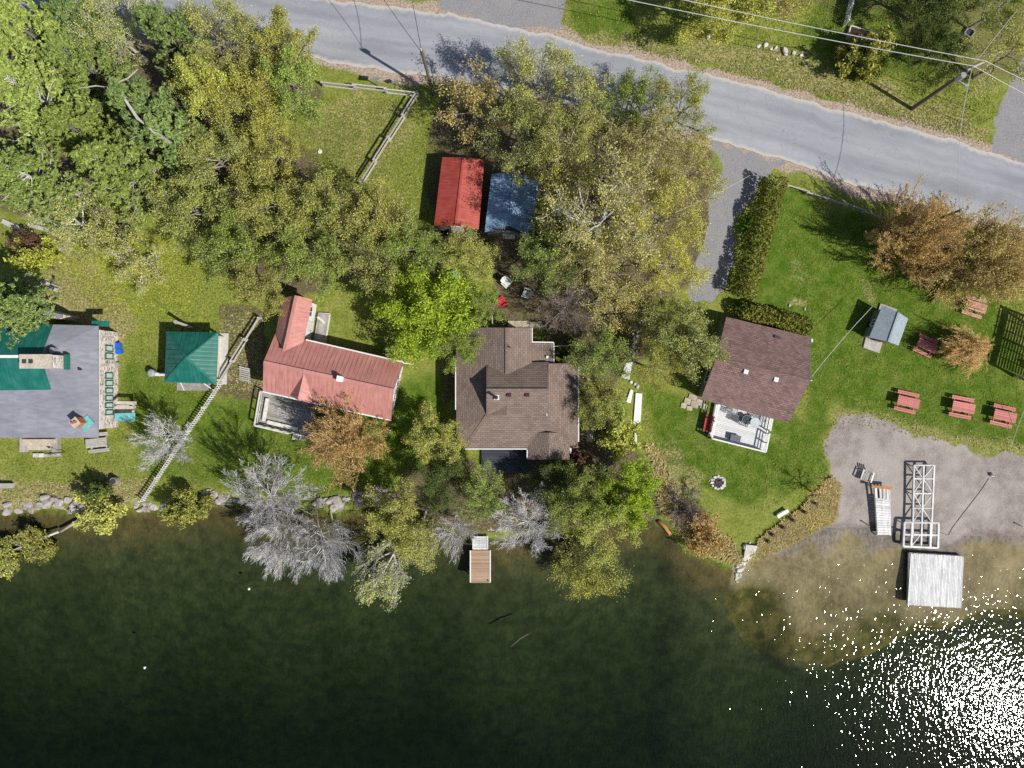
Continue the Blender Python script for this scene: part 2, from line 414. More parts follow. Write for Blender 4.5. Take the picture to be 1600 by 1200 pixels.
# ------------------------------------------------------------------ materials
def ground_material():
    t = NT('ground_mat'); v = t.coords('world')
    nL = t.noise(v, .16, 3); nM = t.noise(v, .9, 4, .6); nF = t.noise(v, 5.5, 4, .7); nX = t.noise(v, 22, 3, .7)
    def edge(name, amp=.9, lo=.3, hi=.7):
        a = t.attr(name)
        k = t.math('ADD', a, t.math('MULTIPLY', t.math('SUBTRACT', t.math('ADD', t.math('MULTIPLY', nF, .55), t.math('MULTIPLY', nM, .45)), .5), amp))
        return t.math('MULTIPLY', t.ramp(k, lo, hi), t.ramp(a, 0, .12))
    g = t.mix(t.ramp(nM, .3, .7), (.140,.182,.028), (.250,.265,.066))
    g = t.mix(t.ramp(nL, .35, .65, 0, .6), g, (.190,.225,.048))
    lush = t.mix(t.ramp(nM, .3, .72), (.058,.118,.009), (.138,.190,.032))
    g = t.mix(edge('lush', .6, .25, .75), g, lush)
    g = t.mix(t.math('MULTIPLY', edge('yellow', .8), .8), g, t.mix(nM, (.17,.23,.035), (.30,.30,.07)))
    dry = t.mix(t.ramp(nF, .3, .7), (.23,.18,.085), (.40,.33,.19))
    g = t.mix(t.math('MULTIPLY', edge('dry', 1.1), .75), g, dry)
    g = t.mix(t.ramp(nL, .55, .75, 0, .28), g, t.mix(nF, (.16,.14,.05), (.34,.30,.15)))
    # tufts: light and dark grain
    grain = t.math('ADD', t.math('MULTIPLY', nF, .6), t.math('MULTIPLY', nX, .4))
    g = t.mix(1.0, g, t.mix(t.ramp(grain, .32, .68), (.55,.55,.55), (1.42,1.40,1.38)), 'MULTIPLY')
    lit = t.mix(t.ramp(nF, .3, .7), (.050,.040,.028), (.215,.165,.11))
    g = t.mix(edge('litter', 1.0), g, t.mix(t.ramp(nM, .35, .7, 0, .5), lit, (.13,.135,.04)))
    sh = t.mix(t.ramp(nF, .3, .75), (.25,.185,.135), (.52,.43,.36))
    g = t.mix(edge('shoulder', .8, .25, .6), g, sh)
    gv = t.mix(t.ramp(nX, .3, .7), (.13,.13,.14), (.36,.355,.37))
    gv = t.mix(t.ramp(nM, .35, .7, 0, .5), gv, (.30,.29,.28))
    g = t.mix(edge('gravel', .5), g, gv)
    sd_ = t.mix(t.ramp(nM, .3, .7), (.255,.222,.20), (.365,.325,.30))
    sd_ = t.mix(1.0, sd_, t.mix(t.ramp(nX, .3, .7), (.58,.58,.58), (1.28,1.28,1.28)), 'MULTIPLY')
    sd_ = t.mix(t.ramp(nL, .45, .62, 0, .6), sd_, (.42,.38,.35))
    bed = t.mix(t.ramp(nM, .3, .7), (.052,.074,.030), (.128,.145,.055))
    bed = t.mix(t.ramp(nF, .35, .7, 0, .5), bed, (.085,.095,.045))
    dep = t.attr('depth')
    sz = t.n('ShaderNodeSeparateXYZ'); t.l(v, sz.inputs[0])
    bed = t.mix(t.math('MULTIPLY', t.ramp(sz.outputs[2], WL-1.5, WL-.25), t.ramp(nM, .3, .6, .3, .9)), bed, t.mix(nF, (.12,.085,.03), (.27,.21,.09)))
    g = t.mix(dep, g, bed)
    # damp line where the lake has wetted the sand
    sx = t.n('ShaderNodeSeparateXYZ'); t.l(v, sx.inputs[0])
    wet = t.ramp(t.math('ADD', sx.outputs[2], t.math('MULTIPLY', nM, .06)), WL+.045, WL+.085, .55, 0)
    sandw = edge('sand', .55)
    weed = t.ramp(t.math('ADD', t.math('MULTIPLY', sx.outputs[2], -1), t.math('MULTIPLY', nL, .5)), 1.10, 1.65)
    sd_ = t.mix(weed, sd_, t.mix(t.ramp(nM, .35, .65), (.085,.09,.035), (.20,.18,.09)))
    g = t.mix(sandw, g, sd_)
    under = t.ramp(sx.outputs[2], WL-.10, WL-.01, 1, 0)
    g = t.mix(t.math('MULTIPLY', under, sandw), g, t.mix(1.0, g, (1.12,1.06,.68), 'MULTIPLY'))
    g = t.mix(wet, g, t.mix(1.0, g, (.55,.53,.5), 'MULTIPLY'))
    hgt = t.math('ADD', t.math('MULTIPLY', nF, .7), t.math('MULTIPLY', nX, .3))
    t.principled(g, .95, t.bump(hgt, .8, .09), 0, .04)
    M['ground'] = t.m

def road_material():
    t = NT('asphalt'); uv = t.coords('UV'); w = t.coords('world')
    sx = t.n('ShaderNodeSeparateXYZ'); t.l(uv, sx.inputs[0]); across = sx.outputs[1]
    str_ = t.noise(t.mapping(uv, scale=(.05, 1.6, 1)), 1.6, 4, .6)
    nF = t.noise(w, 24, 3, .75); nM = t.noise(w, .45, 4, .6); nn = t.noise(w, 2.2, 4, .6)
    c = t.mix(t.ramp(str_, .3, .7), (.215,.223,.250), (.355,.363,.393))
    c = t.mix(t.ramp(nM, .35, .7, 0, .6), c, (.30,.315,.35))
    c = t.mix(1.0, c, t.mix(t.ramp(nF, .25, .75), (.86,.86,.86), (1.14,1.14,1.14)), 'MULTIPLY')
    # wheel tracks, patched darker band and pale chipped edges
    for pos, wd, amt, cc in ((.28,.10,.35,(.20,.205,.225)), (.70,.10,.35,(.20,.205,.225)), (.50,.06,.25,(.38,.385,.40))):
        k = t.ramp(t.math('ABSOLUTE', t.math('SUBTRACT', across, pos)), wd, 0.0)
        c = t.mix(t.math('MULTIPLY', k, amt), c, cc)
    e = t.math('ABSOLUTE', t.math('SUBTRACT', across, .5))
    e = t.math('ADD', e, t.math('MULTIPLY', t.math('SUBTRACT', nn, .5), .09))
    c = t.mix(t.ramp(e, .42, .485, 0, .85), c, t.mix(nF, (.36,.33,.30), (.58,.55,.51)))
    cr = t.n('ShaderNodeTexVoronoi', feature='DISTANCE_TO_EDGE'); t.l(t.mapping(w, scale=(.35,.35,.35)), cr.inputs['Vector'])
    ck = t.math('MULTIPLY', t.ramp(cr.outputs[0], .016, .0), t.ramp(nM, .46, .56))
    c = t.mix(t.math('MULTIPLY', ck, .6), c, (.09,.09,.10))
    t.principled(c, .9, t.bump(nF, .3, .01), 0, .15); M['asphalt'] = t.m

def water_material():
    t = NT('lake_water'); v = t.coords('world')
    # ripples run across the wind: short crests slanting over the lake
    m1 = t.mapping(v, scale=(3.7, 1.6, 1), rot=(0,0,math.radians(-16)))
    m2 = t.mapping(v, scale=(5.4, 3.4, 1), rot=(0,0,math.radians(-38)))
    n1 = t.noise(m1, 1.0, 2, .38, .4); n2 = t.noise(m2, 1.0, 0, .5, .3); n3 = t.noise(v, .06, 2)
    h = t.math('ADD', t.math('MULTIPLY', n1, .62), t.math('MULTIPLY', n2, .38))
    h = t.math('MULTIPLY', h, t.ramp(n3, .3, .7, .75, 1.25))
    b = t.n('ShaderNodeBump'); b.inputs['Strength'].default_value = 1.0; b.inputs['Distance'].default_value = .042
    t.l(h, b.inputs['Height'])
    gl = t.n('ShaderNodeBsdfGlossy', distribution='BECKMANN'); gl.inputs['Roughness'].default_value = .085; t.l(b.outputs[0], gl.inputs['Normal'])
    tr = t.n('ShaderNodeBsdfTransparent')
    # light and dark of the ripples painted into the tint: troughs let through less
    t.l(t.mix(t.ramp(h, .35, .65), (.80,.82,.80), (1,1,1)), tr.inputs[0])
    fr = t.n('ShaderNodeFresnel'); fr.inputs[0].default_value = 1.33
    mx = t.n('ShaderNodeMixShader'); t.l(fr.outputs[0], mx.inputs[0]); t.l(tr.outputs[0], mx.inputs[1]); t.l(gl.outputs[0], mx.inputs[2])
    t.l(mx.outputs[0], t.out.inputs['Surface'])
    va = t.n('ShaderNodeVolumeAbsorption'); va.inputs['Color'].default_value = (.50,.63,.55,1); va.inputs['Density'].default_value = .25
    t.l(va.outputs[0], t.out.inputs['Volume'])
    M['water'] = t.m

ground_material(); road_material(); water_material()
simple('white_paint', (.72,.72,.70), .5, .08, 4, .05)
simple('off_white', (.62,.60,.55), .7, .15, 4, .1)
simple('white_boards', (.66,.66,.66), .75, .2, 9, .3, dirt=(.34,.33,.31), stretch=(3,.5,1), island=.16)
simple('grey_boards', (.36,.345,.32), .85, .25, 8, .4, dirt=(.22,.2,.17), island=.2)
simple('deck_paint', (.60,.61,.61), .7, .08, 6, .1, island=.07)
simple('tan_boards', (.40,.275,.19), .8, .2, 8, .3, island=.2)
simple('dark_wood', (.09,.065,.045), .85, .3, 8, .4)
simple('pole_wood', (.16,.13,.10), .9, .3, 8, .4)
simple('rail_wood', (.42,.40,.36), .9, .25, 9, .4, island=.2)
simple('log_wood', (.36,.31,.25), .9, .3, 7, .4)
simple('orange_wood', (.46,.22,.09), .85, .25, 7, .3)
simple('picnic_paint', (.50,.17,.155), .7, .15, 10, .2, kind='Object', dirt=(.40,.17,.15), island=.14)
simple('picnic_pale', (.52,.27,.22), .8, .2, 10, .2, kind='Object', dirt=(.30,.16,.13), island=.15)
simple('red_paint', (.45,.03,.04), .5, .15, 8, .1)
simple('grey_wall', (.20,.215,.21), .8, .12, 4, .2)
simple('cream_wall', (.62,.60,.55), .8, .1, 4, .1)
simple('brown_wall', (.17,.12,.085), .85, .2, 5, .2)
simple('dark_metal', (.035,.035,.04), .5, .2, 5, .05)
simple('steel', (.42,.43,.45), .4, .15, 5, .05, metallic=.5)
simple('wire_pale', (.52,.52,.50), .5, .05, 3, 0)
simple('wire_dark', (.03,.03,.03), .7, .05, 3, 0)
simple('flashing', (.70,.72,.74), .35, .08, 5, .05)
simple('green_trim', (.02,.14,.10), .5, .15, 5, .05)
simple('blue_plastic', (.02,.12,.55), .4, .1, 4, .05)
simple('teal_panel', (.15,.42,.42), .35, .25, 5, .1)
simple('brick', (.45,.16,.07), .9, .35, 12, .4)
simple('rock', (.30,.28,.27), .95, .35, 4, .8, kind='Object', dirt=(.20,.19,.16), island=.1)
simple('pale_rock', (.34,.31,.29), .95, .22, 5, .7, kind='Object', dirt=(.17,.15,.13), island=.3)
simple('white_stone', (.60,.58,.54), .95, .2, 5, .5, kind='Object', dirt=(.36,.33,.28), island=.12)
simple('deck_shade_paint', (.05,.055,.075), .8, .2, 5, .2, island=.2)  # dark tone stands in for the tree shade over the deck
simple('paver', (.42,.37,.29), .95, .25, 5, .5, kind='Object', dirt=(.25,.22,.15), island=.12)
simple('concrete', (.50,.48,.44), .9, .15, 5, .3)
simple('roll_roof', (.245,.250,.290), .85, .16, 2.2, .15, dirt=(.16,.162,.195), stretch=(.5,1.6,1))
simple('grey_shingle', (.25,.30,.335), .8, .25, 9, .4, dirt=(.30,.35,.38))
simple('plum', (.08,.012,.03), .6, .3, 4, .1)
simple('glass_pale', (.50,.58,.58), .15, .12, 1.5, 0, spec=.6)
simple('glass_dark', (.02,.025,.03), .1, .1, 1.5, 0, spec=.6)
simple('cover_dark', (.025,.04,.055), .6, .3, 5, .2)
simple('slate_fabric', (.13,.135,.16), .8, .15, 8, .1)
simple('white_plastic', (.62,.63,.61), .45, .06, 4, 0)
simple('grey_plastic', (.30,.31,.32), .5, .1, 4, 0)
simple('red_plastic', (.55,.03,.06), .4, .1, 4, 0)
simple('ash', (.05,.05,.055), .95, .4, 14, .4)
simple('compost', (.045,.03,.02), .95, .4, 9, .6)
simple('rope', (.13,.115,.10), .9, .1, 9, 0)
simple('tan_stone', (.50,.44,.36), .95, .2, 5, .4, dirt=(.34,.29,.22))
shingles('brown_shingle', (.200,.152,.128), .22, .20, .42)
shingles('rust_shingle', (.190,.122,.112), .30, .18, .36, .55, (.34,.26,.24))
sheet_metal('rose_metal', (.45,.20,.172), .38, .12, .55)
sheet_metal('red_metal', (.33,.052,.038), .5, .2, .5)
sheet_metal('blue_metal', (.15,.235,.35), .5, .9, .35)
sheet_metal('green_metal', (.008,.125,.098), .38, .2, .4)
leaf_mat('leaf'); leaf_mat('needle', .12, .45, .8); leaf_mat('grass_blade', .25, .25, .3); twig_mat('bark')

def stone_wall_mat():
    t = NT('stone_wall'); v = t.coords('world')
    vo = t.n('ShaderNodeTexVoronoi', feature='F1'); t.l(t.mapping(v, scale=(4,4,5.2)), vo.inputs['Vector']); vo.inputs['Scale'].default_value = 1
    ve = t.n('ShaderNodeTexVoronoi', feature='DISTANCE_TO_EDGE'); t.l(t.mapping(v, scale=(4,4,5.2)), ve.inputs['Vector']); ve.inputs['Scale'].default_value = 1
    hs = t.n('ShaderNodeSeparateColor'); t.l(vo.outputs['Color'], hs.inputs[0])
    c = t.mix(hs.outputs[0], (.30,.24,.20), (.72,.66,.60))
    c = t.mix(t.ramp(hs.outputs[1], .75, .95, 0, .8), c, (.20,.12,.10))
    c = t.mix(t.ramp(ve.outputs[0], .1, .02), c, (.62,.60,.56))
    t.principled(c, .95, t.bump(ve.outputs[0], .6, .05), 0, .15); M['stone_wall'] = t.m
stone_wall_mat()

# ------------------------------------------------------------------ the land, the road, the lake
def axis(lo, hi, step, far):
    a = list(np.arange(lo, hi+1e-6, step)); s = step
    while a[-1] < far: s *= 1.32; a.append(a[-1]+s)
    s = step
    while a[0] > -far: s *= 1.32; a.insert(0, a[0]-s)
    return np.array(a)
ax_x = axis(-52, 52, .26, 900); ax_y = axis(-40, 40, .26, 900)
gx, gy = np.meshgrid(ax_x, ax_y, indexing='xy')
gzv = height(gx.ravel(), gy.ravel()); gxr, gyr = gx.ravel(), gy.ravel()
zv = zone_values(gxr, gyr)
nx, ny = len(ax_x), len(ax_y)
ii, jj = np.meshgrid(np.arange(nx-1), np.arange(ny-1), indexing='xy')
q = np.stack([jj*nx+ii, jj*nx+ii+1, (jj+1)*nx+ii+1, (jj+1)*nx+ii], -1).reshape(-1, 4)
qpx = 800+S*gxr[q].mean(1); qpy = 600-S*gyr[q].mean(1); qz = gzv[q].mean(1)
is_bed = (qpy > interp(qpx, SHORE)-6) & (qz < WL+.03)
is_beach = (~is_bed) & (zv['sand'][q].mean(1) > .5)
is_drive = (~is_bed) & (~is_beach) & (zv['gravel'][q].mean(1) > .5)
def part_of_land(name, sel):
    qq = q[sel]; used, inv = np.unique(qq, return_inverse=True)
    me = mesh_np(name, np.stack([gxr[used], gyr[used], gzv[used]], 1), inv.reshape(-1, 4), smooth=True)
    for a in ATTRS:
        at = me.attributes.new(a, 'FLOAT', 'POINT'); at.data.foreach_set('value', zv[a][used].astype(np.float32))
    return tag(link(name, me, 'ground'), kind='structure')
part_of_land('ground', ~(is_bed | is_beach | is_drive))
part_of_land('beach', is_beach)
part_of_land('gravel_driveway', is_drive)
part_of_land('lake_bed', is_bed)

def make_road():
    rng = random.Random(3); xs = [-3000, -2000, -1400, -900, -500] + list(range(-200, 1801, 6)) + [2100, 2600, 3200, 4000]
    rows = []
    for x in xs:
        for k, (tbl) in enumerate((ROAD_UP, ROAD_LO)):
            pass
        yu = float(interp(x, ROAD_UP)); yl = float(interp(x, ROAD_LO))
        yu += (mnoise.noise(Vector((x*.035, 1.3, 0))))*5 + rng.uniform(-1.2, 1.2); yl += (mnoise.noise(Vector((x*.035, 7.7, 0))))*5 + rng.uniform(-1.2, 1.2)
        row = []
        for f in (0, .12, .3, .5, .7, .88, 1):
            p = P(x, yu+(yl-yu)*f); p.z = .075 + .05*(1-(2*f-1)**2)
            row.append((p, (x/S, f)))
        rows.append(row)
    V = []; UV = []; F = []
    for r in rows:
        for p, uv in r: V.append(tuple(p)); UV.append(uv)
    w = 7
    for i in range(len(rows)-1):
        for k in range(w-1): F.append((i*w+k, (i+1)*w+k, (i+1)*w+k+1, i*w+k+1))
    b = len(V)                       # kerb-less asphalt edge turned down into the shoulder
    for r in rows:
        for p in (r[0][0], r[-1][0]): V.append((p.x, p.y, -.1))
        UV.append(r[0][1]); UV.append(r[-1][1])
    for i in range(len(rows)-1):
        F.append((i*w, b+2*i, b+2*i+2, (i+1)*w)); F.append((i*w+w-1, (i+1)*w+w-1, b+2*i+3, b+2*i+1))
    me = bpy.data.meshes.new('road'); me.from_pydata(V, [], [f[::-1] for f in F]); me.update()
    ul = me.uv_layers.new(name='UVMap')
    for l in me.loops: ul.data[l.index].uv = UV[l.vertex_index]
    tag(link('road', me, 'asphalt'), kind='structure')
make_road()

def make_water():
    X0, X1, Y0, Y1 = -900, 900, -900, -10.2
    mb = MB(); mb.slab([(X0,Y0,WL),(X1,Y0,WL),(X1,Y1,WL),(X0,Y1,WL)], 12)
    tag(mb.build('lake_water', 'water'), kind='structure')
make_water()

# ------------------------------------------------------------------ vegetation builders
def nrm(a): return a/np.maximum(np.linalg.norm(a, axis=-1, keepdims=True), 1e-9)
def tubes(paths, radii, sides):
    N, K, _ = paths.shape
    d = nrm(paths[:, -1]-paths[:, 0]); up = np.tile([0., 0, 1], (N, 1)); up[np.abs(d[:, 2]) > .9] = [1, 0, 0]
    u = nrm(np.cross(d, up)); w = np.cross(d, u)
    ang = np.arange(sides)*2*np.pi/sides
    off = (u[:, None, :]*np.cos(ang)[None, :, None] + w[:, None, :]*np.sin(ang)[None, :, None])      # N,s,3
    V = paths[:, :, None, :] + off[:, None]*radii[:, :, None, None]
    V = V.reshape(-1, 3)
    n, k, s = np.meshgrid(np.arange(N), np.arange(K-1), np.arange(sides), indexing='ij')
    s2 = (s+1) % sides; b = n*K*sides
    Q = np.stack([b+k*sides+s, b+k*sides+s2, b+(k+1)*sides+s2, b+(k+1)*sides+s], -1).reshape(-1, 4)
    return V, Q
def grow(rg, st, d, L, K, up=0.0, wob=.08):
    t = np.linspace(0, 1, K)[None, :, None]; N = len(st)
    p = st[:, None] + d[:, None]*L[:, None, None]*t
    p[:, :, 2] += (up*L)[:, None]*t[:, :, 0]**2
    wb = np.cumsum(rg.normal(0, 1, (N, K, 3)), 1)*wob*L[:, None, None]/math.sqrt(K); wb[:, 0] = 0
    return p + wb
def sprout(rg, paths, L, per, t0, t1, spread, ratio, flat=0.0, taper=.5):
    N, K, _ = paths.shape
    t = t0 + (t1-t0)*(np.arange(per)[None]+rg.random((N, per)))/per
    f = t*(K-1); i = np.minimum(f.astype(int), K-2); fr = (f-i)[..., None]; r = np.arange(N)[:, None]
    pos = paths[r, i]*(1-fr)+paths[r, i+1]*fr; tan = nrm(paths[r, i+1]-paths[r, i])
    rnd = rg.normal(0, 1, (N, per, 3)); rnd[..., 2] *= (1-flat)
    perp = nrm(rnd - (rnd*tan).sum(-1, keepdims=True)*tan)
    a = spread*(.6+.8*rg.random((N, per, 1)))
    d = nrm(tan*np.cos(a)+perp*np.sin(a))
    ln = L[:, None]*ratio*(1-taper*t)*(.65+.7*rg.random((N, per)))
    return pos.reshape(-1, 3), d.reshape(-1, 3), ln.ravel()
def leaves(rg, c, size, up=.6, aspect=.62):
    N = len(c); n = nrm(nrm(rg.normal(0, 1, (N, 3)))+np.array([0, 0, up])); a = nrm(np.cross(n, rg.normal(0, 1, (N, 3)))); b = np.cross(n, a)
    s = (size*(.6+.8*rg.random(N)))[:, None]
    V = np.stack([c-a*s*.5, c+b*s*.5*aspect, c+a*s*.5, c-b*s*.5*aspect], 1).reshape(-1, 3)
    return V, np.arange(4*N).reshape(-1, 4)

TREE_Z = .62
def proto_broadleaf(name, seed, R=4.0, Ht=10.0, limbs=9, br=9, tw=8, per=13, size=.24, clear=.22, squash=.48, up=.25, subtw=0, jitter=.22, twig_r=.014, stems=1, leafup=.6, thick=1.0, sp=1.0):
    rg = np.random.default_rng(seed)
    cz = Ht*TREE_Z; rz = Ht*(1-TREE_Z)*.95
    tr = grow(rg, np.zeros((1, 3)), np.array([[0, 0, 1.]]), np.array([Ht*.72]), 7, 0, .05)
    parts = []
    r0 = Ht*.017*thick+.04
    parts.append(tubes(tr, np.linspace(r0, r0*.3, 7)[None], 7))
    # limbs towards points of the crown's outer surface
    n = limbs; az = np.arange(n)*2.399+rg.random(n)*.6; el = np.arcsin(np.clip(np.linspace(-.25, .98, n)+rg.normal(0, .08, n), -.35, 1))
    rad = (.72+.3*rg.random(n))
    tgt = np.stack([R*np.cos(el)*np.cos(az)*rad, R*np.cos(el)*np.sin(az)*rad, cz+rz*np.sin(el)*rad], 1)
    zt = np.clip(tgt[:, 2]-np.linalg.norm(tgt[:, :2], axis=1)*.75, Ht*clear, Ht*.68)
    st = np.stack([np.interp(zt, tr[0, :, 2], tr[0, :, k]) for k in range(3)], 1)
    dv = tgt-st; L = np.linalg.norm(dv, axis=1); lp = grow(rg, st, nrm(dv), L, 6, .0, .07)
    parts.append(tubes(lp, np.linspace(1, .22, 6)[None]*(L*.017*thick+.015)[:, None], 5))
    s, d, l = sprout(rg, lp, L, br, .22, 1.0, .75*sp, .5); bp = grow(rg, s, d, l, 4, up*.5, .09)
    parts.append(tubes(bp, np.linspace(1, .3, 4)[None]*(l*.014*thick+.008)[:, None], 4))
    s, d, l2 = sprout(rg, bp, l, tw, .15, 1.0, .8*sp, .5); tp = grow(rg, s, d, l2, 3, up, .1)
    parts.append(tubes(tp, np.linspace(1, .5, 3)[None]*np.full((len(l2), 1), twig_r), 3))
    if subtw:
        s, d, l3 = sprout(rg, tp, l2, subtw, .2, 1.0, .6*sp, .6); sp = grow(rg, s, d, l3, 3, up, .1)
        parts.append(tubes(sp, np.linspace(1, .5, 3)[None]*np.full((len(l3), 1), twig_r*.75), 3)); ends = sp
    else: ends = tp
    V = []; Q = []; b = 0
    for v, qd in parts: V.append(v); Q.append(qd+b); b += len(v)
    tm = mesh_np(name+'_trunk', np.concatenate(V), np.concatenate(Q)); tm.materials.append(M['bark'])
    cm = None
    if per > 0:
        N, K, _ = ends.shape
        t = rg.random((N, per)); f = t*(K-1); i = np.minimum(f.astype(int), K-2); fr = (f-i)[..., None]; r = np.arange(N)[:, None]
        c = ends[r, i]*(1-fr)+ends[r, i+1]*fr + rg.normal(0, jitter, (N, per, 3)); c = c.reshape(-1, 3)
        lv, lq = leaves(rg, c, size, leafup)
        cm = mesh_np(name+'_crown', lv, lq); cm.materials.append(M['leaf'])
    return dict(trunk=tm, crown=cm, R=R, H=Ht)

def proto_pine(name, seed, R=3.6, Ht=14.0, whorls=13, per=7, tw=9, needles=24):
    rg = np.random.default_rng(seed)
    tr = grow(rg, np.zeros((1, 3)), np.array([[0, 0, 1.]]), np.array([Ht*.97]), 8, 0, .02)
    parts = [tubes(tr, np.linspace(.24, .03, 8)[None], 7)]
    z = np.repeat(np.linspace(.28, .96, whorls)*Ht, per) + rg.normal(0, .15, whorls*per); n = len(z)
    rel = (z/Ht-.28)/.7
    L = R*np.clip(1-rel, .06, 1)**.62*(.65+.5*rg.random(n)); az = rg.random(n)*2*np.pi
    st = np.stack([np.interp(z, tr[0, :, 2], tr[0, :, 0]), np.interp(z, tr[0, :, 2], tr[0, :, 1]), z], 1)
    d = nrm(np.stack([np.cos(az), np.sin(az), .12+.5*rel], 1)); lp = grow(rg, st, d, L, 5, .12, .06)
    parts.append(tubes(lp, np.linspace(1, .25, 5)[None]*(L*.012+.012)[:, None], 4))
    s, dd, l = sprout(rg, lp, L, tw, .25, 1.0, .85, .34, .7, .35); tp = grow(rg, s, dd, l, 3, .15, .08)
    parts.append(tubes(tp, np.linspace(1, .5, 3)[None]*np.full((len(l), 1), .012), 3))
    V = []; Q = []; b = 0
    for v, qd in parts: V.append(v); Q.append(qd+b); b += len(v)
    tm = mesh_np(name+'_trunk', np.concatenate(V), np.concatenate(Q)); tm.materials.append(M['bark'])
    N, K, _ = tp.shape; t = .2+.8*rg.random((N, needles)); f = t*(K-1); i = np.minimum(f.astype(int), K-2); fr = (f-i)[..., None]; r = np.arange(N)[:, None]
    c = (tp[r, i]*(1-fr)+tp[r, i+1]*fr + rg.normal(0, .07, (N, needles, 3))).reshape(-1, 3)
    lv, lq = leaves(rg, c, .36, .5, .36)
    cm = mesh_np(name+'_crown', lv, lq); cm.materials.append(M['needle'])
    return dict(trunk=tm, crown=cm, R=R, H=Ht)

def proto_bare(name, seed, R=3.4, Ht=8.0, limbs=12, **kw):
    a = dict(limbs=limbs+7, br=11, tw=10, per=0, up=.5, subtw=4, twig_r=.0135, clear=.12, thick=.36, sp=.78); a.update(kw)
    return proto_broadleaf(name, seed, R, Ht, **a)

def proto_shrub(name, seed, R=1.5, Ht=2.2, stems=14, br=8, tw=6, per=9, size=.16, up=.35, twig_r=.012, mat='leaf', aspect=.62, leafup=.6, sp=1.0, stem_r=.035, jit=.10):
    rg = np.random.default_rng(seed)
    az = rg.random(stems)*2*np.pi; el = np.linspace(.45, 1.45, stems); L = np.sqrt((R*np.cos(el))**2+(Ht*np.sin(el))**2)*(.75+.3*rg.random(stems))
    st = np.stack([np.cos(az)*.12, np.sin(az)*.12, np.full(stems, -.05)], 1)
    d = nrm(np.stack([R*np.cos(el)*np.cos(az), R*np.cos(el)*np.sin(az), Ht*np.sin(el)], 1)); lp = grow(rg, st, d, L, 5, .05, .08)
    parts = [tubes(lp, np.linspace(1, .25, 5)[None]*np.full((stems, 1), stem_r), 5)]
    s, dd, l = sprout(rg, lp, L, br, .2, 1.0, .7*sp, .45); bp = grow(rg, s, dd, l, 3, up, .1)
    parts.append(tubes(bp, np.linspace(1, .4, 3)[None]*np.full((len(l), 1), twig_r*1.4), 3))
    s, dd, l = sprout(rg, bp, l, tw, .2, 1.0, .7*sp, .6); tp = grow(rg, s, dd, l, 3, up, .1)
    parts.append(tubes(tp, np.linspace(1, .5, 3)[None]*np.full((len(l), 1), twig_r), 3))
    V = []; Q = []; b = 0
    for v, qd in parts: V.append(v); Q.append(qd+b); b += len(v)
    tm = mesh_np(name+'_stems', np.concatenate(V), np.concatenate(Q)); tm.materials.append(M['bark'])
    cm = None
    if per:
        N, K, _ = tp.shape; t = rg.random((N, per)); f = t*(K-1); i = np.minimum(f.astype(int), K-2); fr = (f-i)[..., None]; r = np.arange(N)[:, None]
        c = (tp[r, i]*(1-fr)+tp[r, i+1]*fr + rg.normal(0, jit, (N, per, 3))).reshape(-1, 3)
        lv, lq = leaves(rg, c, size, leafup, aspect); cm = mesh_np(name+'_foliage', lv, lq); cm.materials.append(M[mat])
    return dict(trunk=tm, crown=cm, R=R, H=Ht, shrub=True)

PROTO = {
 'leafA': proto_broadleaf('leafA', 11, limbs=11, br=9, tw=8, per=25, size=.15),
 'leafB': proto_broadleaf('leafB', 12, R=4.2, limbs=12, br=8, tw=9, per=23, size=.16),
 'leafC': proto_broadleaf('leafC', 13, R=3.8, Ht=11, limbs=10, br=10, tw=8, per=23, size=.145),
 'maple': proto_broadleaf('maple', 14, R=4.0, Ht=9, limbs=14, br=10, tw=8, per=30, size=.165),
 'thinA': proto_broadleaf('thinA', 15, R=4.4, Ht=11, limbs=12, br=10, tw=8, per=7, size=.135, subtw=2, up=.35),
 'thinB': proto_broadleaf('thinB', 16, R=4.4, Ht=12, limbs=11, br=11, tw=8, per=6, size=.14, subtw=2, up=.4),
 'thinC': proto_broadleaf('thinC', 17, R=4.0, Ht=9, limbs=13, br=10, tw=7, per=7, size=.145, subtw=2, up=.3),
 'wisp': proto_broadleaf('wisp', 18, R=3.6, Ht=8, limbs=10, br=9, tw=7, per=2, size=.17, subtw=3, up=.4, twig_r=.016),
 'bareA': proto_bare('bareA', 21), 'bareB': proto_bare('bareB', 22, limbs=14), 'bareC': proto_bare('bareC', 23, limbs=10, up=.7),
 'pineA': proto_pine('pineA', 31), 'pineB': proto_pine('pineB', 32, R=4.2, whorls=12, per=8),
 'shrubA': proto_shrub('shrubA', 41), 'shrubB': proto_shrub('shrubB', 42, per=6, size=.2),
 'cedar': proto_shrub('cedar', 43, R=1.7, Ht=3.0, stems=18, br=9, tw=6, per=10, size=.22, mat='needle', aspect=.4),
 'twiggy': proto_shrub('twiggy', 44, R=2.2, Ht=1.8, stems=22, br=9, tw=6, per=0, twig_r=.015),
 'twiggy_bud': proto_shrub('twiggy_bud', 45, R=2.0, Ht=1.9, stems=22, br=9, tw=6, per=2, size=.12, twig_r=.014),
 'brushA': proto_shrub('brushA', 47, R=3.8, Ht=6.5, stems=46, br=13, tw=7, per=6, size=.13, up=.25, twig_r=.017, sp=.62, stem_r=.05, jit=.06, aspect=.4),
 'brushB': proto_shrub('brushB', 48, R=4.4, Ht=6.5, stems=52, br=12, tw=7, per=6, size=.13, up=.2, twig_r=.017, sp=.7, stem_r=.05, jit=.08, aspect=.4),
 'sapling': proto_broadleaf('sapling', 46, R=1.2, Ht=3.2, limbs=9, br=5, tw=4, per=1, size=.12, twig_r=.012, clear=.2),
}
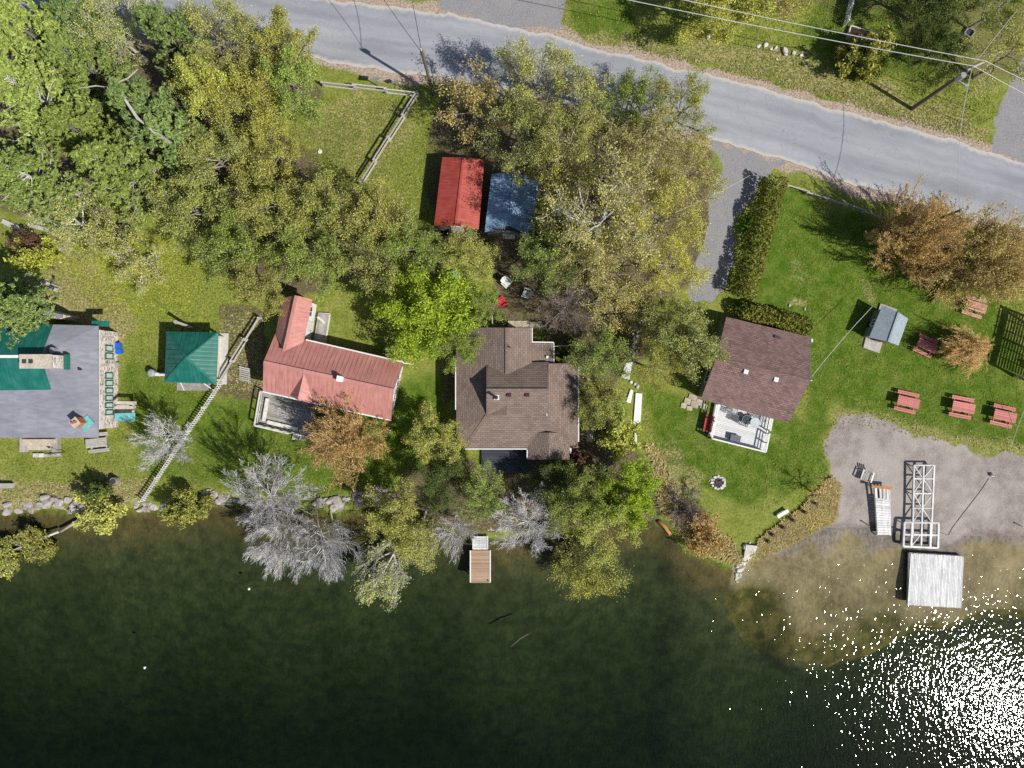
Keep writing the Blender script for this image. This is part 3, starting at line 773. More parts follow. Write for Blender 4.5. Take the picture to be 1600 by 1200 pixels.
GREEN = dict(olive=(.415,.445,.145), yellow=(.470,.490,.130), mid=(.290,.375,.105), deep=(.120,.170,.055), lime=(.285,.385,.045), pine=(.245,.325,.095),
             pineb=(.190,.275,.105), pale=(.38,.41,.16), tan=(.50,.44,.17), orange=(.62,.45,.20), cedar=(.33,.36,.10), hedge=(.175,.185,.050), straw=(.46,.435,.175), rust=(.15,.09,.075), bright=(.36,.42,.09))
BARK = dict(grey=(.23,.21,.19), white=(.58,.56,.54), silver=(.74,.72,.71), brown=(.20,.155,.12), tan=(.46,.40,.27), mauve=(.34,.28,.26), orange=(.62,.43,.22), dark=(.10,.08,.065))
_rt = random.Random(5)
def plant(kind, name, label, cat, cx, cy, r, h, green='olive', bark='grey', base=None, group=None, flat=None):
    pr = PROTO[kind]; shrub = pr.get('shrub')
    zc = h*(.5 if shrub else TREE_Z)
    g = None
    if base is None:
        C = P(cx, cy, zc); z0 = gz(C.x, C.y); B = Vector((C.x, C.y, z0-.04)); C = P(cx, cy, zc+z0)
        B.x, B.y = C.x, C.y
    else:
        B = G(*base); B.z -= .05; C = P(cx, cy, zc+B.z)
    o = thing(name, label, cat, B, group)
    ax = (C-B); o.rotation_mode = 'QUATERNION'
    qa = ax.normalized().to_track_quat('Z', 'Y')
    from mathutils import Quaternion
    o.rotation_quaternion = qa @ Quaternion((0, 0, 1), _rt.random()*6.283)
    sr = (r/S)*(1-zc/CAMH)/pr['R']; sz = ax.length/((.5 if shrub else TREE_Z)*pr['H'])
    o.scale = (sr, sr*_rt.uniform(.92, 1.08), sz)
    tk = link('stems' if shrub else 'trunk', pr['trunk'], None, o); b = BARK[bark]; k = _rt.uniform(.88, 1.12)
    tk.color = (b[0]*k, b[1]*k, b[2]*k, 1)
    if pr['crown'] is not None:
        cr = link('foliage' if shrub else 'crown', pr['crown'], None, o)
        c = GREEN[green]; k = _rt.uniform(.80, 1.16); j = _rt.uniform(.95, 1.05)
        cr.color = (c[0]*k*j, c[1]*k, c[2]*k/j, 1)
    return o

T = plant
F1 = 'trees of the wood in the upper left'
# --- pines and broadleaf trees of the wood, upper left
T('pineA','pine_tree','tall blue-green pine at the top left corner of the wood','pine tree',40,45,70,14,'pine','grey',group=F1)
T('pineB','pine_tree','broad pine under the white dead limbs in the upper left wood','pine tree',55,150,80,13,'pine','white',group=F1)
T('pineA','pine_tree','pine with soft blue-green plumes right of the pale forked limb','pine tree',232,170,62,14,'pineb','white',group=F1)
T('pineB','pine_tree','narrow pine nearest the road among the yellow-green trees','pine tree',262,62,52,13,'pineb','grey',group=F1)
T('pineA','pine_tree','pine standing left of the brown gap at the wood\'s middle','pine tree',190,262,66,13,'pine','white',group=F1)
T('pineB','pine_tree','pine at the left edge above the broken boards','pine tree',45,268,72,12,'pine','white',group=F1)
T('pineA','pine_tree','slim pine in the middle of the wood between two broadleaf crowns','pine tree',272,215,46,12,'pineb','grey',group=F1)
T('pineB','pine_tree','bright pine whose plumes hang over the green roof corner','pine tree',14,478,66,12,'pineb','white',base=(10,490),group=F1)
T('pineB','pine_tree','pine behind the dead white fork, between two taller pines','pine tree',135,105,62,12,'pine','grey',group=F1)
T('pineA','pine_tree','shaded pine in the gap beside the long white dead limb','pine tree',120,205,60,11,'pine','grey',group=F1)
T('pineB','pine_tree','pine touching the road at the top left','pine tree',118,25,48,11,'pineb','grey',group=F1)
T('thinA','broadleaf_tree','half bare yellow-green tree over the road at the upper left','tree',170,40,60,10,'olive','white',group=F1)
T('thinA','broadleaf_tree','thin grey-twigged tree at the top between pine and road','tree',345,60,58,10,'olive','mauve',group=F1)
T('leafA','broadleaf_tree','yellow-green tree reaching farthest over the road\'s lower left edge','tree',435,75,58,10,'olive','grey',group=F1)
T('leafB','broadleaf_tree','full green crown beside the top end of the rail fence','tree',462,135,52,9,'mid','grey',group=F1)
T('leafC','broadleaf_tree','olive crown left of the small fenced lawn','tree',395,165,58,10,'yellow','grey',group=F1)
T('leafB','broadleaf_tree','yellow-green crown in the heart of the upper left wood','tree',330,150,52,10,'yellow','mauve',group=F1)
T('leafA','broadleaf_tree','olive crown above the long fence\'s lower end','tree',420,235,58,9,'olive','grey',group=F1)
T('leafC','broadleaf_tree','olive crown below the slim pine in the wood','tree',335,255,60,10,'olive','mauve',group=F1)
T('leafA','broadleaf_tree','broad crown at the left front of the wood above the pavilion','tree',305,330,66,9,'olive','grey',group=F1)
T('leafB','broadleaf_tree','crown over the black gap behind the pavilion lawn','tree',372,385,60,9,'mid','grey',group=F1)
T('leafC','broadleaf_tree','lowest crown of the wood, above the pink-roofed wing','tree',410,448,48,8,'olive','grey',group=F1)
T('leafA','broadleaf_tree','crown in the middle of the wood below the fenced lawn','tree',432,318,62,10,'olive','grey',group=F1)
T('leafB','broadleaf_tree','yellow-green crown touching the lower end of the rail fence','tree',505,325,60,9,'olive','grey',group=F1)
T('thinC','broadleaf_tree','grey-green thin crown left of the red shed','tree',585,345,58,9,'olive','mauve',group=F1)
T('leafC','broadleaf_tree','crown above the pink house\'s back lawn','tree',490,405,58,8,'mid','grey',group=F1)
T('thinC','broadleaf_tree','pale thin crown directly above the lime green maple','tree',580,405,55,9,'olive','grey',group=F1)
T('leafA','broadleaf_tree','green crown below the red shed\'s left corner','tree',645,385,50,8,'mid','grey',group=F1)
T('maple','maple_tree','lime green maple behind the brown hip-roofed house','tree',665,487,74,8.5,'lime','grey')
T('leafB','broadleaf_tree','small green tree between lime maple and red garden chair','tree',748,478,36,6,'mid','grey')
T('leafC','broadleaf_tree','dark green tree overhanging the left eave of the brown house','tree',712,540,36,6.5,'mid','dark')
T('wisp','leaning_tree','sparse grey leaning tree among the weeds left of the wood','tree',115,345,58,6,'olive','white',base=(150,360))
T('wisp','leaning_tree','sparse olive tree over the bare patch below the wood','tree',178,365,50,5,'olive','grey',base=(200,350))
T('wisp','leaning_tree','low half fallen tree with yellow leaves on the left clearing','tree',215,418,46,4,'yellow','white',base=(235,400))
T('shrubA','leafy_shrub','bright shrub beside the pine above the stone house','shrub',55,405,30,3,'bright','brown')
T('shrubB','leafy_shrub','dark red shrub at the left edge of the clearing','shrub',45,382,24,2.2,'rust','dark')
# --- grove round the sheds and along the driveway
F2 = 'trees of the grove between road and brown house'
T('wisp','grove_tree','twiggy budding tree at the roadside left of the grove','tree',735,165,58,8,'tan','mauve',group=F2)
T('thinA','grove_tree','yellow-green tree of the grove hanging over the road above the sheds','tree',838,130,66,10,'olive','mauve',group=F2)
T('wisp','grove_tree','grey bare-topped tree at the road edge of the grove','tree',922,150,46,9,'olive','silver',group=F2)
T('thinC','grove_tree','green tree at the road edge right of the grey bare-topped one','tree',985,160,52,9,'mid','grey',group=F2)
T('thinA','grove_tree','rightmost grove tree, its branches reaching over the road','tree',1060,175,56,9,'yellow','grey',group=F2)
T('thinB','grove_tree','olive tree directly above the blue-roofed shed','tree',815,220,66,10,'olive','grey',group=F2)
T('thinA','grove_tree','tall olive tree with pale limbs in the upper middle of the grove','tree',890,225,66,12,'olive','tan',group=F2)
T('thinB','grove_tree','yellow twigged tree left of the driveway mouth','tree',1000,250,72,11,'straw','tan',group=F2)
T('thinA','grove_tree','feathery olive tree at the corner of road and driveway','tree',1075,275,52,9,'straw','tan',group=F2)
T('thinB','grove_tree','largest tree of the grove with white radiating limbs','tree',935,330,92,13,'straw','white',group=F2)
T('thinA','grove_tree','yellow tree bordering the driveway halfway down','tree',1035,345,66,10,'yellow','tan',group=F2)
T('wisp','grove_tree','sparse tree shading the blue-roofed shed\'s right slope','tree',868,296,44,10,'olive','brown',group=F2)  # added for the dappled shade it throws on the sheds
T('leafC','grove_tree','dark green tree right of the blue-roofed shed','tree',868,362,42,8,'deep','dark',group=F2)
T('thinC','grove_tree','green tree below the blue-roofed shed','tree',855,412,50,8,'mid','grey',group=F2)
T('thinB','grove_tree','olive tree at the lower middle of the grove','tree',945,420,66,9,'straw','tan',group=F2)
T('thinA','grove_tree','bright yellow tree at the bottom of the driveway','tree',1048,418,50,7,'yellow','tan',group=F2)
T('bareA','bare_tree','purplish bare tree above the brown house\'s back corner','bare tree',885,478,46,6,'tan','mauve')
T('thinC','grove_tree','olive tree below the sheds in front of the dark gap','tree',735,400,42,6,'olive','brown',group=F2)
T('wisp','grove_tree','twiggy brown tree right of the purplish bare tree','tree',965,478,46,6,'tan','mauve',group=F2)
T('wisp','grove_tree','fallen grey branches across the top of the white stone steps','tree',1010,492,48,4,'olive','mauve',group=F2)
T('leafB','side_tree','round-leaved tree overhanging the right brown house\'s corner','tree',1070,525,58,8,'pale','grey')
T('thinC','side_tree','thin green tree at the brown house\'s right wall','tree',940,560,46,6.5,'mid','grey')
T('thinA','side_tree','yellow-green bush tree over the white stone steps','tree',1026,572,40,6,'yellow','grey')
T('thinC','side_tree','olive tree covering the side path of the brown house','tree',938,630,40,6,'olive','brown')
T('shrubA','leafy_shrub','yellow-green shrub at the lower end of the side path','shrub',965,680,32,3,'yellow','brown')
T('shrubB','leafy_shrub','green shrub beside the long white plank','shrub',957,632,26,2.4,'mid','brown')
# --- shore trees
F3 = 'trees along the shore'
T('leafA','shore_tree','round green tree at the brown house\'s lower left corner','tree',682,682,46,6.5,'olive','grey',group=F3)
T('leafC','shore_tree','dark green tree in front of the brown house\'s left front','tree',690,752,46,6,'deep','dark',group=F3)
T('thinC','shore_tree','olive shore tree above the brown wooden dock','tree',752,770,44,6,'mid','tan',group=F3)
T('leafB','shore_tree','yellow-green tree leaning over the water left of the dock','tree',625,805,54,6,'olive','grey',base=(640,785),group=F3)
T('thinC','shore_tree','olive tree leaning over the lake below the leftmost shore clump','tree',655,845,46,5,'olive','white',base=(665,800),group=F3)
T('wisp','shore_tree','pale twiggy tree reaching farthest out over the lake','tree',600,895,50,4.5,'pale','white',base=(645,812),group=F3)
T('bareC','bare_tree','pale bare willow just left of the brown dock','bare tree',708,832,36,5,'tan','silver',base=(712,805),group=F3)
T('bareB','bare_tree','silver bare tree right of the brown dock','bare tree',828,812,54,6,'tan','silver',base=(830,800),group=F3)
T('leafB','shore_tree','dense green tree on the shore right of the silver bare tree','tree',905,780,54,7,'mid','grey',group=F3)
T('maple','shore_tree','bright lime shore tree beside the right lawn','tree',978,775,52,6.5,'lime','grey',group=F3)
T('leafC','shore_tree','olive tree in the middle of the right shore clump','tree',935,825,52,6.5,'olive','grey',base=(938,805),group=F3)
T('thinC','shore_tree','leafy yellow-green tree leaning out over the dark water','tree',920,888,54,5,'yellow','grey',base=(930,820),group=F3)
T('shrubB','leafy_shrub','dark reddish shrub at the front corner of the brown house','shrub',895,715,30,2.6,'rust','mauve')
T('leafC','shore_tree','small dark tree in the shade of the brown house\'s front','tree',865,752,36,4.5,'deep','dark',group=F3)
F4 = 'bare trees on the left shore'
T('bareB','bare_tree','widest silver bare tree on the shore rocks','bare tree',428,775,62,8,'tan','silver',base=(430,772),group=F4)
T('bareA','bare_tree','silver bare tree leaning left over the lake','bare tree',432,848,46,6.5,'tan','silver',base=(455,797),group=F4)
T('bareC','bare_tree','silver bare tree leaning farthest out over the lake','bare tree',500,852,54,7,'tan','silver',base=(488,797),group=F4)
T('bareC','bare_tree','small silver bare tree over the white picket fence','bare tree',262,690,46,5.5,'tan','silver',group=F4)
T('brushA','budding_tree','orange-brown budding tree beside the pink house\'s porch','tree',548,684,66,6.0,'orange','orange')
T('shrubA','leafy_shrub','green shrub on the bank below the grey barrel','shrub',160,800,36,2,'olive','brown',base=(165,790))
T('cedar','cedar_shrub','yellow-green cedar shrub at the foot of the picket fence','shrub',288,790,32,3,'cedar','brown',base=(288,780))
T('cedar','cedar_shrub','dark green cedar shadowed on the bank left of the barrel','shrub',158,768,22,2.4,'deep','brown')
T('cedar','fallen_cedar','yellow-green fallen cedar floating at the left edge','tree',60,845,36,1.6,'cedar','white',base=(62,838))
T('cedar','fallen_cedar','leftmost tip of the drowned cedar at the picture\'s edge','tree',12,868,34,1.5,'cedar','white',base=(14,860))
# --- right side
T('brushA','budding_tree','rounded orange-brown tree at the roadside left of its larger neighbour','tree',1418,375,72,7.0,'orange','orange')
T('brushB','budding_tree','wide olive-brown tree over the two faded picnic tables','tree',1535,415,98,6.5,'tan','orange')
T('shrubB','leafy_shrub','low yellow-green bush under the wide tree\'s left edge','shrub',1478,440,30,1.8,'olive','tan')
T('brushA','twig_shrub','orange twig bush beside the slatted pergola\'s shadow','shrub',1512,548,36,2.2,'orange','orange',base=(1540,545))
T('twiggy_bud','twig_shrub','orange-brown twig bush overhanging the water by the stone jetty','shrub',1112,838,52,2.2,'orange','orange',base=(1110,835))
T('twiggy','twig_shrub','grey-brown bare bush on the bank above the drift log','shrub',1068,795,42,1.8,'tan','mauve')
T('sapling','sapling_tree','thin reddish sapling at the beach corner of the lawn','sapling',1284,770,24,3.6,'orange','orange',base=(1276,775))
T('leafA','garden_tree','yellow-green tree above the road at the top right of centre','tree',1130,8,74,8,'yellow','grey')
T('thinC','garden_tree','orange-tinged thin tree at the top beyond the power lines','tree',1215,-15,52,7,'tan','grey')
T('cedar','cedar_shrub','yellow-green cedar bush growing in front of the planter','shrub',1352,88,40,3.6,'cedar','brown')
T('thinB','garden_tree','grey-green bushy tree at the right edge beside the utility pole','tree',1572,88,58,7,'olive','mauve')
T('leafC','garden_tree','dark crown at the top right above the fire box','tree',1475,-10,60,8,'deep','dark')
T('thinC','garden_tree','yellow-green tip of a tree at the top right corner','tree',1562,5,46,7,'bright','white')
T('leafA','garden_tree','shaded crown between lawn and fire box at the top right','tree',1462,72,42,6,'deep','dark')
T('shrubA','leafy_shrub','bright green shrub against the pink house\'s back wall','shrub',613,551,16,1.6,'mid','brown')
T('shrubB','leafy_shrub','low fern-green shrub between the brown house and its side path','shrub',890,548,22,1.6,'deep','brown')
T('shrubA','leafy_shrub','grass-green plants along the brown house\'s right wall','shrub',909,655,15,1.2,'mid','brown')

# hedges: clipped evergreen, one thing each
def hedge(label, pts, width, h, seed, green='hedge', dens=330):
    rg = np.random.default_rng(seed); W = [G(*p) for p in pts]
    o = thing('evergreen_hedge', label, 'hedge', W[0]); off = np.array(W[0])
    C = []; mb = MB()
    for a, b in zip(W[:-1], W[1:]):
        L = (b-a).length; n = int(L*dens*1.6); t = rg.random(n)
        u = np.array(((b-a)/L)); v = np.array([-u[1], u[0], 0])
        prof = rg.random(n)*np.pi; rad = .75+.33*rg.random(n)**.6
        s = np.cos(prof)*width/2*rad; z = np.sin(prof)**.6*h*rad*(.85+.3*vnoise(t*L+float(a.x), prof*0, .9, seed))
        c = np.array(a)[None]+u[None]*(t*L)[:, None]+v[None]*(s*(.75+.5*vnoise(t*L+3, prof, 1.1, seed+1)))[:, None]; c[:, 2] += z
        C.append(c)
        k = int(L/.7)
        for i in range(k):
            p = a+(b-a)*((i+.5)/k); mb.tube([p, p+Vector((rg.normal(0,.08), rg.normal(0,.08), h*.55)), p+Vector((rg.normal(0,.15), rg.normal(0,.15), h*.9))], [.05,.035,.012], 5)
    C = np.concatenate(C)-off
    lv, lq = leaves(rg, C, .26, .5, .42); me = mesh_np('foliage', lv, lq); f = link('foliage', me, 'needle', o); f.color = (*GREEN[green], 1)
    s = mb.build('stems', 'bark', o); s.color = (*BARK['dark'], 1)
hedge('tall clipped cedar hedge between gravel driveway and lawn', [(1206,288),(1192,330),(1180,375),(1168,420),(1152,468)], 2.1, 2.3, 61)
hedge('short clipped hedge behind the right brown-roofed house', [(1150,488),(1185,494),(1222,503),(1256,514)], 1.6, 1.9, 62, 'hedge')

# rough grass, leaf and straw tufts: too many to count
def tufts(name, label, polys, n, size, cols, seed, lean=1.0):
    rg = np.random.default_rng(seed); pts = []
    for poly, w in polys:
        xs = [p[0] for p in poly]; ys = [p[1] for p in poly]; need = int(n*w); got = 0
        while got < need:
            px = rg.uniform(min(xs), max(xs), need); py = rg.uniform(min(ys), max(ys), need); k = poly_in(px, py, poly)
            a = np.stack([px[k], py[k]], 1)[:need-got]; pts.append(a); got += len(a)
    a = np.concatenate(pts); x = (a[:, 0]-800)/S; y = (600-a[:, 1])/S
    cl = vnoise(x, y, 1.2, seed)*.6+vnoise(x, y, .3, seed+1)*.4; keep = cl+rg.random(len(x))*.5 > .55; x = x[keep]; y = y[keep]
    z = height(x, y); k = z > WL+.04; x, y, z = x[k], y[k], z[k]; N = len(x)
    az = rg.random(N)*6.283; s = size*(.5+rg.random(N)); w = .035+.05*rg.random(N)
    p = np.stack([x, y, z-.01], 1); d = np.stack([np.cos(az)*lean*s, np.sin(az)*lean*s, s*.7], 1); b = np.stack([-np.sin(az)*w, np.cos(az)*w, np.zeros(N)], 1)
    V = np.stack([p-b, p+b, p+d], 1).reshape(-1, 3); me = mesh_np(name, V, None, np.arange(3*N).reshape(-1, 3))
    o = link(name, me, 'grass_blade'); o.color = (*cols, 1); return tag(o, label, 'grass', kind='stuff')
tufts('rough_grass', 'yellow-green rough grass over the lawns and clearings', [
  ([(20,370),(260,370),(400,480),(420,600),(340,610),(230,600),(190,520),(60,450)], .16), ([(185,540),(420,620),(400,680),(700,690),(620,770),(240,780),(0,780),(0,690),(180,690)], .16),
  ([(455,150),(650,155),(690,240),(660,380),(560,290),(450,230)], .14), ([(1180,290),(1370,350),(1600,430),(1600,700),(1300,640),(1290,760),(1180,800),(1010,700),(1000,600),(1100,690),(1210,700),(1270,520)], .16),
  ([(870,0),(1480,0),(1560,180),(1500,215),(1200,130),(880,50)], .22)], 95000, .12, (.19,.23,.06), 71)
tufts('straw_grass', 'pale straw and dead reeds on the banks and verges', [
  ([(1165,885),(1190,840),(1250,800),(1300,745),(1312,760),(1303,818),(1240,848),(1180,882)], .3), ([(1005,690),(1030,700),(1060,770),(1150,850),(1160,890),(1080,860),(1030,790)], .15),
  ([(0,760),(240,745),(225,795),(0,800)], .1), ([(345,480),(405,490),(415,610),(345,610)], .12), ([(880,58),(1000,85),(1200,128),(1400,185),(1540,228),(1545,205),(1400,165),(1200,105)], .08), ([(1290,690),(1310,640),(1430,655),(1600,690),(1600,712),(1420,682),(1330,660)], .03)], 16000, .17, (.36,.33,.20), 72, .9)
tufts('reeds', 'tall pale reeds and dead brush on the bank beside the beach', [([(1165,885),(1190,840),(1250,800),(1300,745),(1312,760),(1303,818),(1240,848),(1180,882)], .72), ([(1010,690),(1030,705),(1060,770),(1150,850),(1160,885),(1085,860),(1030,790)], .28)], 17000, .42, (.50,.44,.25), 75, .8)
tufts('weeds', 'bright yellow-green weeds on the left clearing', [([(60,380),(250,370),(330,430),(290,500),(150,480)], .7)], 9000, .15, (.32,.37,.06), 73)

# ------------------------------------------------------------------ buildings
def win(parent, c, nrm2, w, h, frame='white_paint', glass='glass_dark', mull=True):
    """a window (frame > pane, mullion) set in a wall at point c facing nrm2 (xy)"""
    n = Vector((nrm2[0], nrm2[1], 0)).normalized(); rz = math.atan2(n.y, n.x)-math.pi/2; R = Matrix.Rotation(rz, 3, 'Z'); c = Vector(c)
    mb = MB(); t = .09
    for dx, dz, sx, sz in ((-w/2, 0, t, h+t), (w/2, 0, t, h+t), (0, -h/2, w, t), (0, h/2, w, t)):
        mb.box(c+n*.035+R @ Vector((dx, 0, dz)), (sx, .09, sz), rz)
    if mull: mb.box(c+n*.03+Vector((0,0,0)), (.05, .06, h), rz)
    f = mb.build('window', frame, parent)
    MB().box(c+n*.012, (w-.02, .04, h-.02), rz).build('pane', glass, f)
    return f
def door(parent, c, nrm2, w=.95, h=2.0, mat='off_white'):
    n = Vector((nrm2[0], nrm2[1], 0)).normalized(); rz = math.atan2(n.y, n.x)-math.pi/2; c = Vector(c); R = Matrix.Rotation(rz, 3, 'Z')
    d = MB().box(c+n*.03, (w, .08, h), rz).build('door', mat, parent)
    MB().box(c+n*.10+R @ Vector((w*.38, 0, -.05)), (.05, .07, .14), rz).build('handle', 'dark_metal', d)
    return d
def xy(p, z): return Vector((p[0], p[1], z))
def inset(pts, d):
    """move a convex outline inwards by d metres"""
    c = sum((Vector((p[0], p[1], 0)) for p in pts), Vector())/len(pts); out = []; n = len(pts)
    for i in range(n):
        a, b, e = (Vector((pts[k % n][0], pts[k % n][1], 0)) for k in (i-1, i, i+1))
        u = (b-a).normalized(); v = (e-b).normalized(); nu = Vector((-u.y, u.x, 0)); nv = Vector((-v.y, v.x, 0))
        if nu.dot(c-b) < 0: nu = -nu
        if nv.dot(c-b) < 0: nv = -nv
        m = (nu+nv); out.append(b+m*(d/max(.3, m.dot(nu)*1.0)))
    return out
def seams(parent, quad, spacing, mat, up=.014):
    """standing ribs running from eave (quad[0]-quad[1]) to ridge (quad[3]-quad[2])"""
    a, b, c, d = [Vector(p) for p in quad]; L = (b-a).length; n = max(2, int(L/spacing)); mb = MB(); Z = Vector((0,0,up*.5))
    for i in range(n+1):
        t = i/n; p0, p1 = a.lerp(b, t)+Z, d.lerp(c, t)+Z
        if (p1-p0).length > .15: mb.bar(p0, p1, .03, up)
    return mb.build('seam_ribs', mat, parent, kind='stuff')
def gutter(parent, a, b, mat='white_paint', w=.11):
    return MB().bar(a, b, w, .12).build('gutter', mat, parent)
def outw(a, b, c):
    """outward unit normal of the wall a-b seen from centre c"""
    d = (b-a); n = Vector((d.y, -d.x, 0)).normalized()
    return n if n.dot((a+b)/2-c) > 0 else -n

# ---- pink-roofed cottage
def pink_house():
    ze, zr = 2.75, 4.35
    NW, NE, SE, SW = P(431,520,ze), P(630,567,ze), P(611,656,ze), P(411,611,ze)
    RW, RE = P(412,566,zr), P(615,610,zr)
    o = thing('pink_roofed_cottage', 'white cottage with a rose-pink metal roof and a wing at the back', 'house', xy((NW+SE)/2, 0))
    foot = inset([NW, NE, SE, SW], .35); cen = sum(foot, Vector())/4
    MB().prism(foot, -.1, ze-.12).build('wall', 'cream_wall', o)
    for (a, b, r) in ((foot[1], foot[2], RE), (foot[3], foot[0], RW)):
        n = outw(a, b, cen); rr = Vector(((a.x+b.x)/2, (a.y+b.y)/2, zr-.25)); k = -n*.12
        MB().add([xy(a, ze-.15), xy(b, ze-.15), rr, xy(a, ze-.15)+k, xy(b, ze-.15)+k, rr+k], [(0,1,2),(5,4,3),(0,3,4,1),(1,4,5,2),(2,5,3,0)]).build('gable_wall', 'white_paint', o)
    r1 = MB().slab([NW, NE, RE, RW], .11).build('roof_slope', 'rose_metal', o); seams(o, (NW, NE, RE, RW), .38, 'rose_metal')
    MB().slab([SW, SE, RE, RW], .11).build('roof_slope', 'rose_metal', o); seams(o, (SW, SE, RE, RW), .38, 'rose_metal')
    MB().bar(RW+Vector((0,0,.03)), RE+Vector((0,0,.03)), .3, .06).build('ridge_cap', 'rose_metal', o)
    gutter(o, SW-Vector((0,.06,.03)), SE-Vector((0,.06,.03))); gutter(o, P(478,532,ze)+Vector((0,.07,-.03)), NE+Vector((0,.07,-.03)))
    MB().bar(NE+Vector((-.1,.0,-.05)), NE+Vector((.9,-.12,-.25)), .08).build('downpipe', 'white_paint', o)
    # wing
    w_ze, w_zr = 2.9, 4.1
    a, b = P(463,462,w_zr), P(444,549,w_zr)
    e1, e2 = P(488,468,w_ze), P(474,535,w_ze); w1, w2 = P(449,482,w_ze)+Vector((-.5,.9,0)), P(431,521,w_ze)
    MB().slab([e1, e2, b, a], .1).build('roof_slope', 'rose_metal', o); seams(o, (e1, e2, b, a), .38, 'rose_metal')
    MB().slab([w1, w2, b, a], .1).build('roof_slope', 'rose_metal', o); seams(o, (w1, w2, b, a), .38, 'rose_metal')
    MB().bar(a+Vector((0,0,.03)), b+Vector((0,0,.03)), .26, .05).build('ridge_cap', 'rose_metal', o)
    f1, f2 = xy(P(486,474,0), 0), xy(P(484,531,0), 0)
    ex = xy(P(490,473,0),0); 
    g = [P(495,476,0), P(486,531,0), xy(w2, 0)+Vector((.5,0,0)), xy(w1, 0)+Vector((.5,-.4,0))]
    MB().prism(g, -.1, w_ze-.1).build('wall', 'white_paint', o)
    n = outw(g[0], g[1], sum(g, Vector())/4)
    door(o, (g[0]*.35+g[1]*.65)+Vector((0,0,1.02)), n); win(o, (g[0]*.75+g[1]*.25)+Vector((0,0,1.6)), n, .9, .9)
    # porch gable above the front
    p0, p1 = P(475,582,4.2), P(465,625,3.85); l1, rr1 = P(453,618,2.85), P(490,631,2.9)
    MB().slab([p0, p1, l1], .07).build('porch_roof', 'rose_metal', o); MB().slab([p0, p1, rr1], .07).build('porch_roof', 'rose_metal', o)
    MB().add([xy(l1,2.7), xy(rr1,2.7), p1-Vector((0,0,.06)), xy(l1,2.7)+Vector((0,.1,0)), xy(rr1,2.7)+Vector((0,.1,0)), p1+Vector((0,.1,-.06))], [(0,1,2),(5,4,3),(0,3,4,1),(1,4,5,2),(2,5,3,0)]).build('porch_gable', 'cream_wall', o)
    # chimney and windows
    c = P(533,592,4.35); ch = MB().box((c.x, c.y, 4.45), (.42,.42,.95), -.22).build('chimney', 'white_paint', o)
    MB().box((c.x, c.y, 4.95), (.5,.5,.07), -.22).build('cap', 'flashing', ch)
    for i, cnt in ((0, 3), (1, 2), (2, 4), (3, 2)):
        a, b = foot[i], foot[(i+1) % 4]; n = outw(a, b, cen)
        for k in range(cnt): 
            t = (k+.7)/(cnt+.4)
            if i == 0 and t < .45: continue
            win(o, a.lerp(b, t)+Vector((0,0,1.55)), n, 1.1, 1.0)
    # front deck
    d = [P(412,612,.35), P(403,664,.35), P(486,684,.35), P(498,632,.35)]
    dk = thing('front_porch_deck', 'grey plank porch deck with white railing below the pink roof', 'deck', xy(d[1], 0))
    u = (d[2]-d[1]); L = u.length; u /= L; v = (d[0]-d[1]); Wd = v.length; v /= Wd; n = 22; ang = math.atan2(u.y, u.x)
    pm = MB().box((0,0,0), (L, Wd/n-.02, .05)).mesh('plank')
    for i in range(n): link('plank', pm, 'grey_boards', dk, xy(d[1]-dk.location, .33)+u*L/2+v*(Wd*(i+.5)/n), ang)
    MB().bar(xy(d[1],.15), xy(d[2],.15), .12, .28).build('skirt_board', 'white_paint', dk); MB().bar(xy(d[1],.15), xy(d[0],.15), .12, .28).build('skirt_board', 'white_paint', dk)
    # railing: left side and left half of the front, with a bench-like inner rail
    for a, b, k in ((d[1], d[0], 4), (d[1], d[1].lerp(d[2], .62), 5)):
        for i in range(k): MB().bar(xy(a.lerp(b, i/(k-1)), .3), xy(a.lerp(b, i/(k-1)), 1.25), .1).build('rail_post', 'off_white', dk)
        for z in (.7, 1.25): MB().bar(xy(a, z), xy(b, z), .13 if z > 1 else .07, .06).build('rail', 'off_white', dk)
    q0 = d[1]+u*.55+v*.5
    MB().bar(xy(q0,.62), xy(q0+v*(Wd-1.0),.62), .34, .08).build('bench_board', 'off_white', dk)
    MB().bar(xy(q0+u*.35,.62), xy(q0+u*3.2,.62), .34, .08).build('bench_board', 'off_white', dk)
    for f in (.3, 1.8, 3.0): MB().bar(xy(q0+u*f, .36), xy(q0+u*f, .58), .12).build('bench_leg', 'off_white', dk)
    # side deck by the wing
    d = [P(497,489,.3), P(490,534,.3), P(508,536,.3), P(515,490,.3)]
    sk = thing('side_deck', 'weathered grey board deck beside the pink house\'s wing', 'deck', xy(d[1], 0))
    u = (d[0]-d[1]); L = u.length; u /= L; w = (d[2]-d[1]); Wd = w.length; w /= Wd; n = 9
    pm = MB().box((0,0,0), (L, Wd/n-.02, .05)).mesh('plank')
    for i in range(n): link('plank', pm, 'grey_boards', sk, xy(d[1]-sk.location, .28)+u*L/2+w*(Wd*(i+.5)/n), math.atan2(u.y, u.x))
    MB().bar(xy(d[3],.13), xy(d[2],.13), .08, .26).build('skirt_board', 'off_white', sk); MB().bar(xy(d[0],.13), xy(d[3],.13), .08, .26).build('skirt_board', 'off_white', sk)
    tag(MB().bar(P(496,495,.34), P(508,505,.34), .2, .06).build('loose_plank', 'off_white'), 'pale loose plank lying on the small side deck', 'plank')
    st = thing('porch_step', 'two pale concrete step blocks below the porch deck', 'steps', xy(P(468,683), 0))
    for i, x in enumerate((462, 473)): MB().box(P(x, 683+i, .09), (.55,.5,.2), -.2).build('block', 'concrete', st)
    g = thing('grill', 'grey covered grill at the corner of the pink house\'s porch', 'grill', xy(P(481,674,.35), .355))
    MB().box(xy(g.location, .85), (.75,.45,.25), -.2).build('lid', 'grey_plastic', g)
